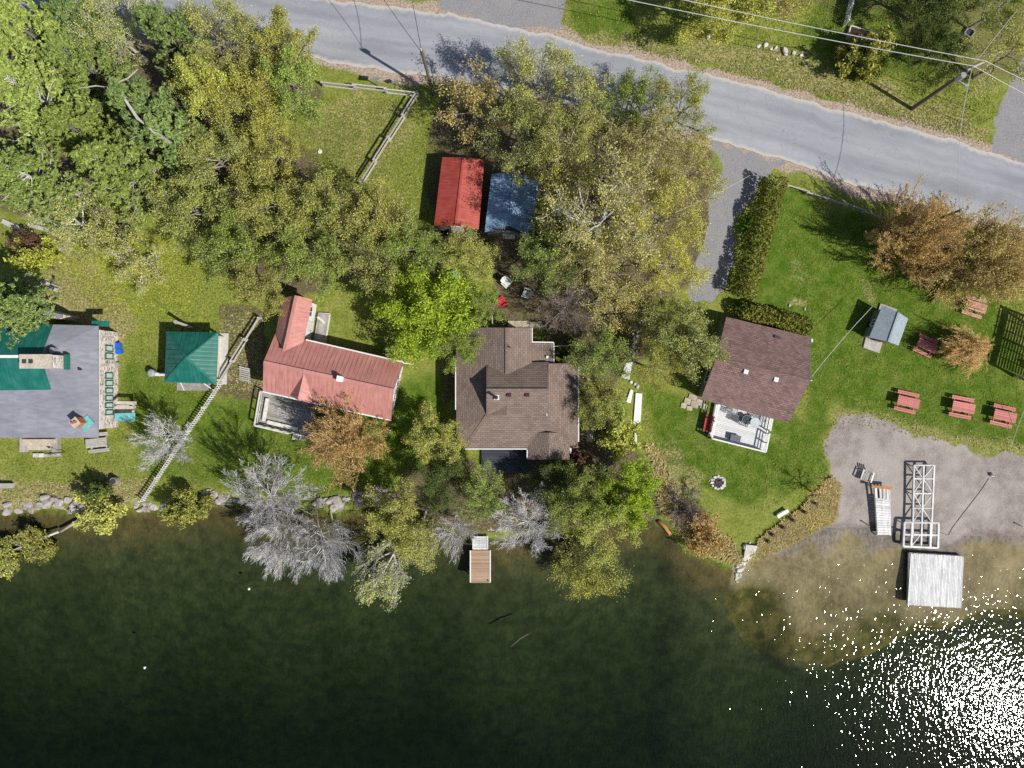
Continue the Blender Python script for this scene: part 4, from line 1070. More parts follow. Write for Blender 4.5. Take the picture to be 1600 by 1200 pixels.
    for sx in (-.3,.3):
        for sy in (-.15,.15): MB().bar(g.location+Vector((sx,sy,0)), g.location+Vector((sx,sy,.4)), .05).build('leg', 'dark_metal', g)
pink_house()

# ---- brown shingled house in the middle
def brown_house():
    o = thing('brown_hip_roofed_house', 'brown shingled house with hip roof and raised cross gable', 'house', xy(P(808,620),0))
    k = .018
    A = lambda px, py, z: P(800+(px-800)/1.0, py, z)
    def W(px): return 2.6+k*(px-713)
    zr = 4.93
    MB().slab([P(713,548,2.6), P(713,682,2.6), P(726,700,2.6), P(760,649,W(760)), P(792,649,W(792)), P(792,512,W(792)), P(735,512,W(735)), P(722,530,W(722))], .12).build('roof_slope', 'brown_shingle', o)
    MB().slab([P(726,700,2.55), P(824,700,2.55), P(903,700,2.6), P(856,649,3.45), P(760,649,3.45)], .12).build('roof_slope', 'brown_shingle', o)
    MB().slab([P(903,700,2.6), P(903,568,2.6), P(856,568,3.45), P(856,649,3.45)], .12).build('roof_slope', 'brown_shingle', o)
    MB().slab([P(792,512,W(792)), P(831,512,3.32), P(831,590,3.32), P(792,590,W(792))], .12).build('roof_slope', 'brown_shingle', o)
    MB().slab([P(830,536,3.0), P(865,536,2.75), P(865,570,2.75), P(830,570,3.0)], .12).build('lean_to_roof', 'brown_shingle', o)
    # raised cross gable
    N0, N1 = 568, 566
    MB().slab([P(760,609.6,zr), P(857,609.6,zr), P(857,566,zr-.0375*43.6), P(760,566,zr-.0375*43.6)], .12).build('gable_roof', 'brown_shingle', o)
    MB().slab([P(760,609.6,zr), P(857,609.6,zr), P(857,651,zr-.0375*41.4), P(760,651,zr-.0375*41.4)], .12).build('gable_roof', 'brown_shingle', o)
    for x in (761.5, 855.5):
        MB().add([P(x,570,3.0), P(x,649,3.0), P(x,649,3.5), P(x,609.6,zr-.1), P(x,570,3.5), P(x+1.5,570,3.0), P(x+1.5,649,3.0), P(x+1.5,649,3.5), P(x+1.5,609.6,zr-.1), P(x+1.5,570,3.5)],
                 [(0,1,2,3,4),(9,8,7,6,5),(0,5,6,1),(1,6,7,2),(2,7,8,3),(3,8,9,4),(4,9,5,0)]).build('gable_wall', 'brown_wall', o)
    # front wing gable
    MB().slab([P(858,676,3.35), P(858,718,3.2), P(824,718,2.5), P(824,676,2.65)], .1).build('gable_roof', 'brown_shingle', o)
    MB().slab([P(858,676,3.35), P(858,718,3.2), P(890,718,2.55), P(890,676,2.7)], .1).build('gable_roof', 'brown_shingle', o)
    MB().bar(P(760,609.6,zr+.03), P(857,609.6,zr+.03), .28, .05).build('ridge_cap', 'brown_shingle', o)
    MB().bar(P(792,512,W(792)+.02), P(792,584,W(792)+.02), .28, .05).build('ridge_cap', 'brown_shingle', o)
    MB().bar(P(760,650,3.47), P(727,698,2.6), .25, .05).build('ridge_cap', 'brown_shingle', o)
    # walls
    MB().prism([P(718,560,0)+Vector((.2,0,0)), P(721,690), P(890,690), P(890,575), P(820,575), P(820,520), P(745,520), P(745,560)], -.1, 2.48).build('wall', 'brown_wall', o)
    MB().prism([P(829,690), P(880,690), P(880,711), P(829,711)], -.1, 2.45).build('wall', 'brown_wall', o)
    MB().prism([P(824,542), P(858,542), P(858,574), P(824,574)], -.1, 2.6).build('wall', 'brown_wall', o)
    for a, b in (((727,701.5,2.5),(824,701.5,2.5)), ((824,701,2.5),(823.5,716,2.5)), ((712,560,2.55),(712,640,2.55)), ((831.5,512,3.25),(831.5,535,3.2)), ((831,534.5,2.95),(865,535,2.72)), ((904,568,2.55),(904,690,2.55)), ((865.5,536,2.7),(865.5,567,2.7))):
        gutter(o, P(*a), P(*b), 'white_paint' if a[1] < 702 and a[0] != 904 else 'white_paint', .09)
    MB().bar(P(891.5,700,2.5), P(891.5,709,2.5), .14, .12).build('downpipe', 'white_paint', o)
    c = P(776,621,4.6); f = MB().box((c.x, c.y, 4.5), (.42,.42,.35)).build('chimney_flashing', 'flashing', o)
    MB().cyl((c.x-.02, c.y+.02), .11, 4.5, 5.75, 10).build('stove_pipe', 'dark_metal', f); MB().cyl((c.x-.02, c.y+.02), .18, 5.75, 5.9, 10, .1).build('pipe_cap', 'dark_metal', f)
    for x in (795.5, 824):
        c = P(x,617,4.75); MB().box((c.x, c.y, 4.72), (.36,.3,.24)).build('roof_vent', 'plum', o)
    c = P(797,543,3.9); MB().cyl((c.x, c.y), .06, 3.7, 4.35, 8).build('plumbing_vent', 'dark_metal', o)
    c = P(855,558,2.9); MB().box((c.x, c.y, 2.95), (.2,.2,.2)).build('plumbing_vent', 'flashing', o)
    c = P(854.5,647,3.5); MB().box((c.x, c.y, 3.5), (.09,.3,.12)).build('roof_bracket', 'flashing', o)
    for p, n in (((770,690,1.5),(0,-1)), ((800,690,1.5),(0,-1)), ((855,711,1.4),(0,-1)), ((890,610,1.5),(1,0)), ((890,650,1.5),(1,0)), ((720.5,600,1.5),(-1,0)), ((720.5,660,1.5),(-1,0)), ((770,520,1.5),(0,1))):
        q = P(p[0], p[1]); win(o, (q.x, q.y, p[2]), n, 1.2, 1.0)
    q = P(800,520); door(o, (q.x, q.y, 1.0), (0,1)); q = P(745,690); door(o, (q.x, q.y, 1.0), (0,-1))
    # service mast at the back eave
    m = P(770,512,3.0); sm = thing('service_mast', 'thin white service mast at the brown house\'s back eave', 'mast', (m.x, m.y+.35, 0))
    MB().bar((m.x, m.y+.35, 0), (m.x, m.y+.35, 4.6), .06).build('pipe', 'flashing', sm); MB().bar((m.x, m.y+.35, 4.5), (m.x+.02, m.y+1.0, 4.3), .04).build('arm', 'flashing', sm)
    # deck in front, its deep shade painted into the board colour
    d = thing('shaded_deck', 'deck with shade painted into its boards in front of the brown house', 'deck', P(790,712,0))
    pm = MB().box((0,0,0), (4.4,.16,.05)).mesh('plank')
    for i in range(14): link('plank', pm, 'deck_shade_paint', d, (0, .9-i*.18, .3))
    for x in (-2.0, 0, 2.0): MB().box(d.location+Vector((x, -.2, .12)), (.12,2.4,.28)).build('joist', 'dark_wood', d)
brown_house()

# ---- right house
def right_house():
    ze, zr = 2.75, 4.1
    NW, NE, SE, SW = P(1135,495,ze), P(1267,527,ze), P(1232,661,ze), P(1095,624,ze)
    RW, RE = P(1119,560,zr), P(1266,596,zr)
    o = thing('rust_roofed_house', 'square house with speckled rust-brown shingle roof beside the lawn', 'house', xy((NW+SE)/2, 0))
    foot = inset([NW, NE, SE, SW], .32); cen = sum(foot, Vector())/4
    MB().prism(foot, -.1, ze-.13).build('wall', 'grey_wall', o)
    for a, b in ((foot[1], foot[2]), (foot[3], foot[0])):
        n = outw(a, b, cen); rr = Vector(((a.x+b.x)/2, (a.y+b.y)/2, zr-.2)); k = -n*.12
        MB().add([xy(a, ze-.14), xy(b, ze-.14), rr, xy(a, ze-.14)+k, xy(b, ze-.14)+k, rr+k], [(0,1,2),(5,4,3),(0,3,4,1),(1,4,5,2),(2,5,3,0)]).build('gable_wall', 'grey_wall', o)
    MB().slab([NW, NE, RE, RW], .12).build('roof_slope', 'rust_shingle', o); MB().slab([SW, SE, RE, RW], .12).build('roof_slope', 'rust_shingle', o)
    MB().bar(RW+Vector((0,0,.02)), RE+Vector((0,0,.02)), .3, .05).build('ridge_cap', 'rust_shingle', o)
    for x, y, z in ((1164,581,3.75), (1211,593,3.7)):
        c = P(x, y, z); v = MB().box((c.x, c.y, z+.1), (.34,.34,.35), -.24).build('roof_vent', 'flashing', o); MB().box((c.x, c.y, z+.3), (.38,.38,.06), -.24).build('cap', 'flashing', v)
    c = P(1214,527,3.0); MB().box((c.x, c.y, 3.05), (.5,.24,.2), -.24).build('roof_vent', 'dark_metal', o)
    MB().box(P(1268,532,2.6), (.15,.3,.3)).build('floodlight', 'white_plastic', o); MB().bar(P(1264,595,3.5), P(1269.5,594.5,3.5), .05).build('bracket', 'flashing', o)
    for i, cnt in ((0, 2), (1, 2), (2, 1), (3, 2)):
        a, b = foot[i], foot[(i+1) % 4]; n = outw(a, b, cen)
        for k in range(cnt): win(o, a.lerp(b, (k+.6)/(cnt+.2))+Vector((0,0,1.5)), n, 1.1, 1.0)
    a, b = foot[2], foot[3]; door(o, a.lerp(b, .78)+Vector((0,0,1.35)), outw(a, b, cen), mat='white_paint')
    # deck
    z = .45; d = [P(1119,630,z), P(1108,684,z), P(1191,705,z), P(1206,651,z)]
    dk = thing('white_deck', 'white painted deck with railings in front of the rust-roofed house', 'deck', xy(d[1], 0))
    u = d[2]-d[1]; L = u.length; u /= L; v = d[0]-d[1]; Wd = v.length; v /= Wd; ang = math.atan2(u.y, u.x); n = 20
    pm = MB().box((0,0,0), (L, Wd/n-.012, .05)).mesh('plank')
    for i in range(n): link('plank', pm, 'deck_paint', dk, xy(d[1]-dk.location, z-.03)+u*L/2+v*(Wd*(i+.5)/n), ang)
    for a, b in ((d[1], d[2]), (d[1], d[0]), (d[2], d[3])): MB().bar(xy(a, .2), xy(b, .2), .1, .4).build('skirt_board', 'white_paint', dk)
    D = lambda s, t, zz: xy(d[1]+u*(L*s)+v*(Wd*t), zz)
    sides = [(D(0,0,0), D(0,.98,0), 3), (D(0,0,0), D(1,0,0), 4), (D(1,0,0), D(1,.52,0), 3), (D(1,.62,0), D(1,.98,0), 2)]
    for a, b, k in sides:
        for i in range(k): MB().bar(xy(a.lerp(b, i/(k-1)), .2), xy(a.lerp(b, i/(k-1)), 1.4), .1).build('rail_post', 'white_paint', dk)
        for zz in (.75, 1.05, 1.4): MB().bar(xy(a, zz), xy(b, zz), .12 if zz > 1.3 else .07, .05).build('rail', 'white_paint', dk)
    # furniture on the deck
    def lounge(p, rz):
        t = thing('lounge_chair', 'grey slatted lounge chair beside the round dark table', 'lounge chair', p, None, rz)
        R = Matrix.Rotation(rz, 3, 'Z'); sm = MB().box((0,0,0), (.07,.58,.03)).mesh('slat')
        for i in range(14):
            x = -.8+i*.12; zz = .32 + max(0, (x-.15))*.75; link('slat', sm, 'slate_fabric', t, (x, 0, zz))
        for y in (-.3, .3):
            me = MB().tube([(-.85,y,.3),(.15,y,.3),(.8,y,.8)], .022).mesh('side_rail'); link('side_rail', me, 'grey_plastic', t)
            for x in (-.7, .4): link('leg', MB().bar((x,y,0),(x,y,.32),.04).mesh('leg'), 'grey_plastic', t)
    lounge(xy(P(1153,656,z), z), math.radians(-27))
    def round_table(name, label, px, py, r, mat, h=.72):
        p = xy(P(px, py, z+h), z); t = thing(name, label, 'table', p)
        link('top', MB().cyl((0,0), r, h-.04, h, 28).mesh('top'), mat, t); link('rim', MB().tube([(r*math.cos(a), r*math.sin(a), h-.01) for a in np.linspace(0, 6.2832, 29)], .02).mesh('rim'), 'grey_plastic', t)
        for i in range(4):
            a = i*1.571+.6; link('leg', MB().bar((r*.75*math.cos(a), r*.75*math.sin(a), 0), (r*.55*math.cos(a), r*.55*math.sin(a), h-.03), .035).mesh('leg'), 'grey_plastic', t)
    round_table('dark_table', 'round dark glass table on the white deck', 1167, 656, .42, 'cover_dark', .6)
    round_table('glass_table', 'round pale glass table on the white deck', 1180, 660, .44, 'glass_pale', .72)
    def wire_chair(px, py, rz, label):
        p = xy(P(px, py, z+.4), z); t = thing('wire_chair', label, 'chair', p, 'wire chairs on the white deck', rz)
        for i in range(6): link('seat_bar', MB().bar((-.2+i*.08, -.22, .42), (-.2+i*.08, .22, .42), .03).mesh('seat_bar'), 'grey_plastic', t)
        link('back_frame', MB().tube([(-.24,.22,.42),(-.24,.3,.85),(0,.33,.95),(.24,.3,.85),(.24,.22,.42)], .02).mesh('back_frame'), 'grey_plastic', t)
        link('seat_frame', MB().tube([(-.25,.22,.42),(-.25,-.2,.42),(0,-.26,.42),(.25,-.2,.42),(.25,.22,.42)], .022).mesh('seat_frame'), 'grey_plastic', t)
        for sx in (-.23,.23):
            for sy in (-.2,.2): link('leg', MB().bar((sx,sy,0),(sx,sy,.42),.03).mesh('leg'), 'grey_plastic', t)
    wire_chair(1138,642,-.25, 'wire chair against the house wall, left end of the white deck')
    wire_chair(1148,643,-.1, 'wire chair under the eave nearest the lounge chair')
    wire_chair(1181,650,.4, 'wire chair behind the pale glass table'); wire_chair(1192,655,-1.2, 'wire chair right of the pale glass table')
    c = thing('deck_box', 'dark slate storage box at the front rail of the white deck', 'box', xy(P(1147,684,z), z), None, -.2)
    link('body', MB().box((0,0,.2), (.85,.52,.4)).mesh('body'), 'slate_fabric', c); link('lid', MB().box((0,0,.43), (.92,.58,.06)).mesh('lid'), 'slate_fabric', c)
    # red bench outside the left railing
    b = thing('red_bench', 'dark red slatted bench against the white deck\'s left side', 'bench', xy(P(1104,661), gz(*P(1104,661)[:2])), None, math.radians(-13))
    for i in range(3): link('seat_slat', MB().box((-.28+i*.17, 0, .45), (.13,1.5,.05)).mesh('seat_slat'), 'red_paint', b)
    for i in range(2): link('back_slat', MB().box((.27+i*.05, 0, .62+i*.2), (.05,1.5,.14)).mesh('back_slat'), 'red_paint', b)
    for y in (-.6,.6):
        link('leg', MB().bar((-.25,y,0),(-.25,y,.43),.07).mesh('leg'), 'red_paint', b); link('leg', MB().bar((.27,y,0),(.32,y,.9),.07).mesh('leg'), 'red_paint', b)
    # stepping slabs by the corner
    rr = random.Random(4)
    for i, (x, y, w, h) in enumerate(((1074,627,.6,.55),(1082,621,.75,.5),(1085,632,.7,.6),(1093,629,.7,.55),(1099,635,.6,.5),(1068,634,.5,.45),(1077,638,.5,.4))):
        q = G(x, y); s = MB().box((0,0,0), (w,h,.12), 0).mesh('paving_slab'); s2 = link('paving_slab', s, 'paver', None, q+Vector((0,0,.03)), -.24+rr.uniform(-.1,.1))
        tag(s2, 'tan stone slab of the patch at the rust-roofed house\'s left corner', 'paving slab', 'slabs at the house corner')
right_house()

# ---- stone house at the left edge
def stone_house():
    o = thing('stone_house', 'stone house with flat grey roof and green metal gable at the left edge', 'house', (-42, 0, 0))
    z0 = 3.3
    MB().slab([P(153,509,z0), P(153,684,z0), P(80,684,3.35), P(80,608,3.75), P(66,577,4.1), P(66,554,4.1), P(83,507,3.5)], .16).build('flat_roof', 'roll_roof', o)
    MB().slab([P(80,684,3.35), P(-80,684,3.35), P(-80,610,3.75), P(80,608,3.75)], .16).build('flat_roof', 'roll_roof', o)
    for x in (118, 60, 20): MB().bar(P(x, 684 if x > 80 else 684, 3.37), P(x, 512 if x > 90 else 612, 3.52 if x > 90 else 3.76), .05, .012).build('felt_seam', 'roll_roof', o)
    N = [P(-80,506,3.5), P(83,507,3.5), P(64,556,5.0), P(-80,556,5.0)]; Sq = [P(80,609,3.78), P(-80,611,3.78), P(-80,558,5.0), P(64,558,5.0)]
    MB().slab(N, .1).build('metal_roof', 'green_metal', o); seams(o, (N[0], N[1], N[2], N[3]), .4, 'green_metal')
    MB().slab(Sq, .1).build('metal_roof', 'green_metal', o); seams(o, (Sq[1], Sq[0], Sq[3], Sq[2]), .4, 'green_metal')
    MB().slab([P(83,507,3.52), P(80,609,3.8), P(64,557,5.0)], .1).build('metal_roof', 'roll_roof', o)
    MB().bar(P(-80,557,5.03), P(64,557,5.03), .25, .06).build('ridge_cap', 'flashing', o)
    X = -36.2; Yn, Ys = 4.75, -3.95
    MB().prism([(X,Yn),(X,Ys),(X-20,Ys),(X-20,Yn)], -.15, z0-.17).build('stone_wall', 'stone_wall', o)
    MB().box((X-.02,(Yn+Ys)/2,3.05), (.1,Yn-Ys,.2)).build('fascia', 'white_paint', o)
    def wy(py): return (600-py)/S*(1-1.5/CAMH)
    for a, b in ((539.5,549.5),(551.5,561.5),(582,592),(594,603.5),(606,615),(617.5,626.5),(629,637.5),(640,648.5)):
        win(o, (X, (wy(a)+wy(b))/2, 1.5), (1,0), abs(wy(a)-wy(b))-.08, 1.1, 'green_trim', 'glass_pale', False)
    for i, a in enumerate((570, 655)): MB().box((X+.12, wy(a), .25), (.2,.5,.5)).build('footing_stone', 'pale_rock', o)
    MB().box((X+.05, Yn+.55, 2.9), (1.5,.5,.1)).build('corner_eave', 'green_metal', o)
    # great stone chimney
    c0, c1 = P(32,554.5,5.9), P(80,575,5.9)
    ch = MB().box(((c0.x+c1.x)/2, (c0.y+c1.y)/2, 4.5), (c1.x-c0.x, c0.y-c1.y, 2.8)).build('chimney', 'stone_wall', o)
    MB().box(((c0.x+c1.x)/2, (c0.y+c1.y)/2, 5.93), (c1.x-c0.x+.1, c0.y-c1.y+.1, .1)).build('chimney_cap', 'tan_stone', ch)
    for dx in (-.9, -.35): MB().box(((c0.x+c1.x)/2+dx, (c0.y+c1.y)/2, 6.0), (.32,.32,.14)).build('flue', 'ash', ch)
    MB().box(((c0.x+c1.x)/2+1.55, (c0.y+c1.y)/2, 4.2), (.25,1.3,.5)).build('flashing', 'green_trim', ch)
    q = P(83,547,4.3); MB().cyl((q.x,q.y), .25, 3.7, 4.5, 10).build('roof_fan', 'steel', o)
    # small brick chimney
    q = P(119,660,4.4); R45 = .7
    b = MB().box((q.x, q.y, 3.9), (.62,.62,1.3), R45).build('brick_chimney', 'brick', o); MB().box((q.x, q.y, 4.58), (.72,.72,.08), R45).build('cap', 'tan_stone', b)
    MB().box((q.x+.32, q.y-.1, 3.48), (1.1,.9,.16), R45).build('flashing', 'teal_panel', b)
    for dx in (-.13, .13): MB().cyl((q.x+dx, q.y+dx*.3), .1, 4.6, 4.85, 8).build('flue', 'brick', b)
    q = P(104,566,3.6); hv = MB().box((q.x,q.y,3.62), (.6,.6,.12), -.25).build('roof_hatch', 'teal_panel', o); MB().box((q.x,q.y,3.69), (.45,.45,.04), -.25).build('lid', 'roll_roof', hv)
    q = P(127,577,3.5); MB().cyl((q.x,q.y), .1, 3.4, 3.85, 8).build('vent_pipe', 'dark_metal', o)
    # annex roof piece in front of the pine
    q = [P(62,482,2.5), P(98,492,2.5), P(92,498,2.3), P(60,496,2.3)]
    a = thing('grey_lean_to', 'small grey-roofed lean-to behind the stone house', 'shed', xy(q[1], 0))
    MB().slab(q, .1).build('roof', 'roll_roof', a); MB().prism([xy(p,0)*.998 for p in q], -.05, 2.18).build('wall', 'stone_wall', a)
    # south steps
    s = thing('stone_steps', 'broad pale stone steps below the stone house', 'steps', P(64,694))
    for i in range(3): MB().box(P(64,689+i*5.5,.4-.12*i)-Vector((0,0,.1)), (3.0+.0*i,.36,.9-.24*i)).build('step', 'tan_stone', s)
    for x in (38.5, 88.5): MB().box(P(x,695,.25), (.55,1.3,.6)).build('side_stone', 'pale_rock', s)
    l = thing('garden_lantern', 'dark curved lantern post beside the broad stone steps', 'lantern', G(102,706))
    p = l.location; MB().tube([p, p+Vector((0,0,1.0)), p+Vector((-.1,0,1.5)), p+Vector((-.35,0,1.7)), p+Vector((-.55,0,1.6))], .035).build('post', 'dark_metal', l); MB().cyl((p.x-.55,p.y), .14, 1.25, 1.6, 8, .05).build('shade', 'dark_metal', l)
    for k, x in enumerate((58, 67)): tag(MB().box(G(x,711)+Vector((0,0,.12)), (.42,.36,.26)).build('planter_box', 'off_white' if k else 'concrete'), ('yellowish planter box below the stone steps, left one','white planter box below the stone steps, right one')[k], 'planter')
    tag(MB().box(G(84,711)+Vector((0,0,.08)), (1.5,.3,.16), .05).build('stone_sill', 'rock'), 'long grey stone sill in the grass below the stone steps', 'stone')
    # recycling bins
    for i, (x, y, lb) in enumerate(((189.5,540.5,'blue recycling bin by the stone wall, the farther one'), (191,549.5,'blue recycling bin by the stone wall, the nearer one'))):
        q = G(x, y); t = thing('recycling_bin', lb, 'bin', q, 'blue bins by the stone wall', .08)
        link('body', MB().cyl((0,0), .2, 0, .55, 4, .3).mesh('body'), 'blue_plastic', t, (0,0,0), .785); link('lid', MB().box((0,0,.58), (.48,.5,.06)).mesh('lid'), 'blue_plastic', t); link('handle', MB().box((.2,0,.63), (.05,.3,.05)).mesh('handle'), 'blue_plastic', t)
    # side entry with teal canopy
    e = thing('side_entry', 'boxed timber side entry with a teal glass canopy on the stone house', 'porch', P(196,640))
    MB().bar(P(180,629,1.4), P(213,630,1.4), .3, .12).build('beam', 'tan_stone', e); MB().bar(P(181,637,1.0), P(212,637,1.0), .25, .12).build('beam', 'tan_stone', e)
    MB().bar(P(208,629,0), P(208,629,1.4), .2).build('post', 'tan_stone', e); MB().bar(P(208,643,0), P(208,643,1.2), .2).build('post', 'tan_stone', e)
    MB().slab([P(179,646,1.3), P(211,645,1.3), P(211,659,1.1), P(179,658,1.1)], .05).build('canopy', 'teal_panel', e)
    MB().box(P(195,642,.12), (1.7,1.6,.24)).build('threshold', 'concrete', e)
    # garden bench and barrel
stone_house()

# ---- sheds, pavilion, playhouse
def gable_shed(name, label, ridge, left, right, ze, zr, roofm, wallm, front='white_paint'):
    r0, r1 = P(*ridge[0], zr), P(*ridge[1], zr); l0, l1 = P(*left[0], ze), P(*left[1], ze); e0, e1 = P(*right[0], ze), P(*right[1], ze)
    foot = inset([l0, e0, e1, l1], .18); cen = sum(foot, Vector())/4
    o = thing(name, label, 'shed', xy(cen, 0))
    MB().prism(foot, -.05, ze-.1).build('wall', wallm, o)
    for a, b in ((foot[0], foot[1]), (foot[2], foot[3])):
        n = outw(a, b, cen); k = -n*.1; rr = xy((a+b)/2, zr-.12)
        MB().add([xy(a,ze-.12), xy(b,ze-.12), rr, xy(a,ze-.12)+k, xy(b,ze-.12)+k, rr+k], [(0,1,2),(5,4,3),(0,3,4,1),(1,4,5,2),(2,5,3,0)]).build('gable_wall', front, o)
    for q in ([l0, l1, r1, r0], [e0, e1, r1, r0]):
        MB().slab(q, .07).build('roof_slope', roofm, o)
        if roofm != 'grey_shingle': seams(o, q, .5, roofm)
    MB().bar(r0+Vector((0,0,.02)), r1+Vector((0,0,.02)), .18, .04).build('ridge_cap', roofm, o)
    a, b = foot[2], foot[3]; n = outw(a, b, cen); door(o, (a+b)/2+Vector((0,0,.98)), n, 1.1, 1.9, 'white_paint')
    return o
gable_shed('red_roofed_shed', 'garden shed with bright red metal roof and white front', ((724,246),(711.5,352)), ((691,246),(678,353)), ((757,250),(748,358)), 2.15, 2.85, 'red_metal', 'brown_wall')
gable_shed('blue_roofed_shed', 'garden shed with blue metal roof half under the grove', ((803,268),(796,352)), ((768,272),(757,363)), ((841,284),(832,372)), 2.2, 2.8, 'blue_metal', 'grey_wall', 'grey_wall')
w = thing('wheelbarrow', 'dark wheelbarrow parked below the red-roofed shed', 'wheelbarrow', G(694,364))
wl_ = w.location
MB().add([wl_+Vector(p) for p in ((-.45,-.35,.6),(.5,-.35,.6),(.5,.35,.6),(-.45,.35,.6),(-.25,-.2,.3),(.3,-.2,.3),(.3,.2,.3),(-.25,.2,.3))], [(4,5,6,7),(0,1,5,4),(1,2,6,5),(2,3,7,6),(3,0,4,7),(7,6,5,4)]).build('tray', 'dark_metal', w)
for s in (-.25,.25): MB().tube([wl_+Vector((.55,s*.3,.2)), wl_+Vector((-.3,s,.32)), wl_+Vector((-1.0,s*1.1,.6))], .03).build('handle', 'grey_boards', w); MB().bar(wl_+Vector((-.2,s,.0)), wl_+Vector((-.2,s,.32)), .04).build('leg', 'dark_metal', w)
MB().tube([wl_+Vector((.6+.17*math.cos(a), 0, .19+.17*math.sin(a))) for a in np.linspace(0, 6.28, 13)], .045).build('wheel', 'dark_metal', w)

def pavilion():
    ze, za = 2.25, 3.75
    c = [P(260,518,ze), P(341,519,ze), P(338,600,ze), P(257,597,ze)]; ap = P(291,558,za)
    o = thing('green_pavilion', 'open pavilion with four-sided green metal roof on the left lawn', 'pavilion', xy(ap, 0))
    for i in range(4):
        a, b = c[i], c[(i+1) % 4]; MB().slab([a, b, ap], .07).build('roof_slope', 'green_metal', o)
        mb = MB(); L = (b-a).length; n = int(L/.38); mid = a.lerp(b, .5)      # ribs up the slope, stopped by the hips
        for k in range(1, n):
            t = k/n; s = 1-abs(2*t-1); p0 = a.lerp(b, t); hip = a.lerp(ap, min(1, t*2)) if t < .5 else b.lerp(ap, min(1, (1-t)*2))
            mb.bar(p0+Vector((0,0,.02)), hip+Vector((0,0,.02)), .04, .035)
        mb.build('seam_ribs', 'green_metal', o, kind='stuff')
        MB().bar(c[i]+Vector((0,0,.03)), ap+Vector((0,0,.03)), .14, .04).build('hip_cap', 'green_metal', o)
    f = inset(c, .35)
    for p in f: MB().box(xy(p, ze/2-.08), (.16,.16,ze-.1)).build('post', 'off_white', o)
    for i in range(4): MB().bar(xy(f[i], ze-.2), xy(f[(i+1)%4], ze-.2), .1, .16).build('beam', 'off_white', o)
    MB().prism([p for p in inset(c, -.05)], -.05, .14).build('floor', 'concrete', o)
    e = P(344,560); MB().box((e.x, e.y, .35), (.12,4.3,.7)).build('half_wall', 'off_white', o)
    d = P(298,603); MB().box((d.x+.3, d.y-.05, .1), (3.0,.75,.2)).build('step', 'grey_boards', o)
    MB().bar(P(282,597,.2), P(288,610,.2), .1).build('step_rail', 'off_white', o); MB().bar(P(316,597,.6), P(336,611,.3), .1).build('step_rail', 'off_white', o)
    # chimney pipe behind and the bin beside it
    q = G(300,512); pp = thing('timber_post', 'leaning pale timber post behind the green pavilion', 'post', q)
    MB().bar(q-Vector((0,0,.05)), q+Vector((-.55,.35,2.0)), .28, .16).build('shaft', 'rail_wood', pp); MB().bar(q+Vector((-.66,.42,2.0)), q+Vector((-.42,.26,2.0)), .3, .06).build('cap', 'rail_wood', pp)
    q = G(243,583); t = thing('rubbish_bin', 'grey round rubbish bin with pale side shelf left of the pavilion', 'bin', q)
    MB().cyl(q, .3, q.z, .85, 14, .33).build('body', 'grey_plastic', t); MB().cyl(q, .35, .85, .97, 14, .2).build('lid', 'grey_plastic', t); MB().box(q+Vector((.7,-.12,.3)), (.95,.3,.6)).build('shelf', 'white_plastic', t)
pavilion()

def playhouse():
    ze, zr = 1.75, 2.3
    r0, r1 = P(1405,487,zr), P(1390,534,zr)
    r0 = P(1404,488,zr); r1 = P(1388,534,zr)
    E0, E1 = P(1419,496,ze), P(1404,540,ze); W0, W1 = P(1379,477,ze), P(1358,527,ze)
    E0 = P(1419,498,ze)
    o = thing('grey_playhouse', 'small playhouse with blue-grey shingle roof on the right lawn', 'playhouse', xy(P(1388,510), 0))
    foot = inset([W0, E0, E1, W1], .22); cen = sum(foot, Vector())/4
    MB().prism(foot, 0, ze-.08).build('wall', 'grey_wall', o)
    for a, b in ((foot[0], foot[1]), (foot[2], foot[3])):
        n = outw(a, b, cen); k = -n*.08; t = .66 if a == foot[0] else .34; rr = xy(a.lerp(b, t), zr-.12)
        MB().add([xy(a,ze-.1), xy(b,ze-.1), rr, xy(a,ze-.1)+k, xy(b,ze-.1)+k, rr+k], [(0,1,2),(5,4,3),(0,3,4,1),(1,4,5,2),(2,5,3,0)]).build('gable_wall', 'picnic_pale', o)
    MB().slab([W0, W1, r1, r0], .06).build('roof_slope', 'grey_shingle', o); MB().slab([E0, E1, r1, r0], .06).build('roof_slope', 'grey_shingle', o)
    MB().bar(r0+Vector((0,0,.02)), r1+Vector((0,0,.02)), .16, .03).build('ridge_cap', 'grey_shingle', o)
    a, b = foot[2], foot[3]; door(o, (a+b)/2+Vector((0,0,.72)), outw(a, b, cen), .8, 1.4, 'plum')
    a, b = foot[0], foot[3]; win(o, (a+b)/2+Vector((0,0,1.0)), outw(a, b, cen), .6, .6)
    for pts in ([P(1353,527,.15), P(1379,535,.15), P(1374,552,.15), P(1349,543,.15)], [P(1376,474,.15), P(1402,483,.15), P(1399,492,.15), P(1373,484,.15)]):
        MB().slab(pts, .16).build('platform', 'grey_boards', o)
    q = G(1357,508); t = thing('potted_flower', 'plum-coloured planter with a pale bloom in the playhouse\'s shade', 'planter', q)
    MB().cyl(q, .22, q.z, q.z+.35, 12, .3).build('pot', 'plum', t); MB().cyl(q, .12, q.z+.35, q.z+.55, 8, .16).build('bloom', 'off_white', t)
playhouse()

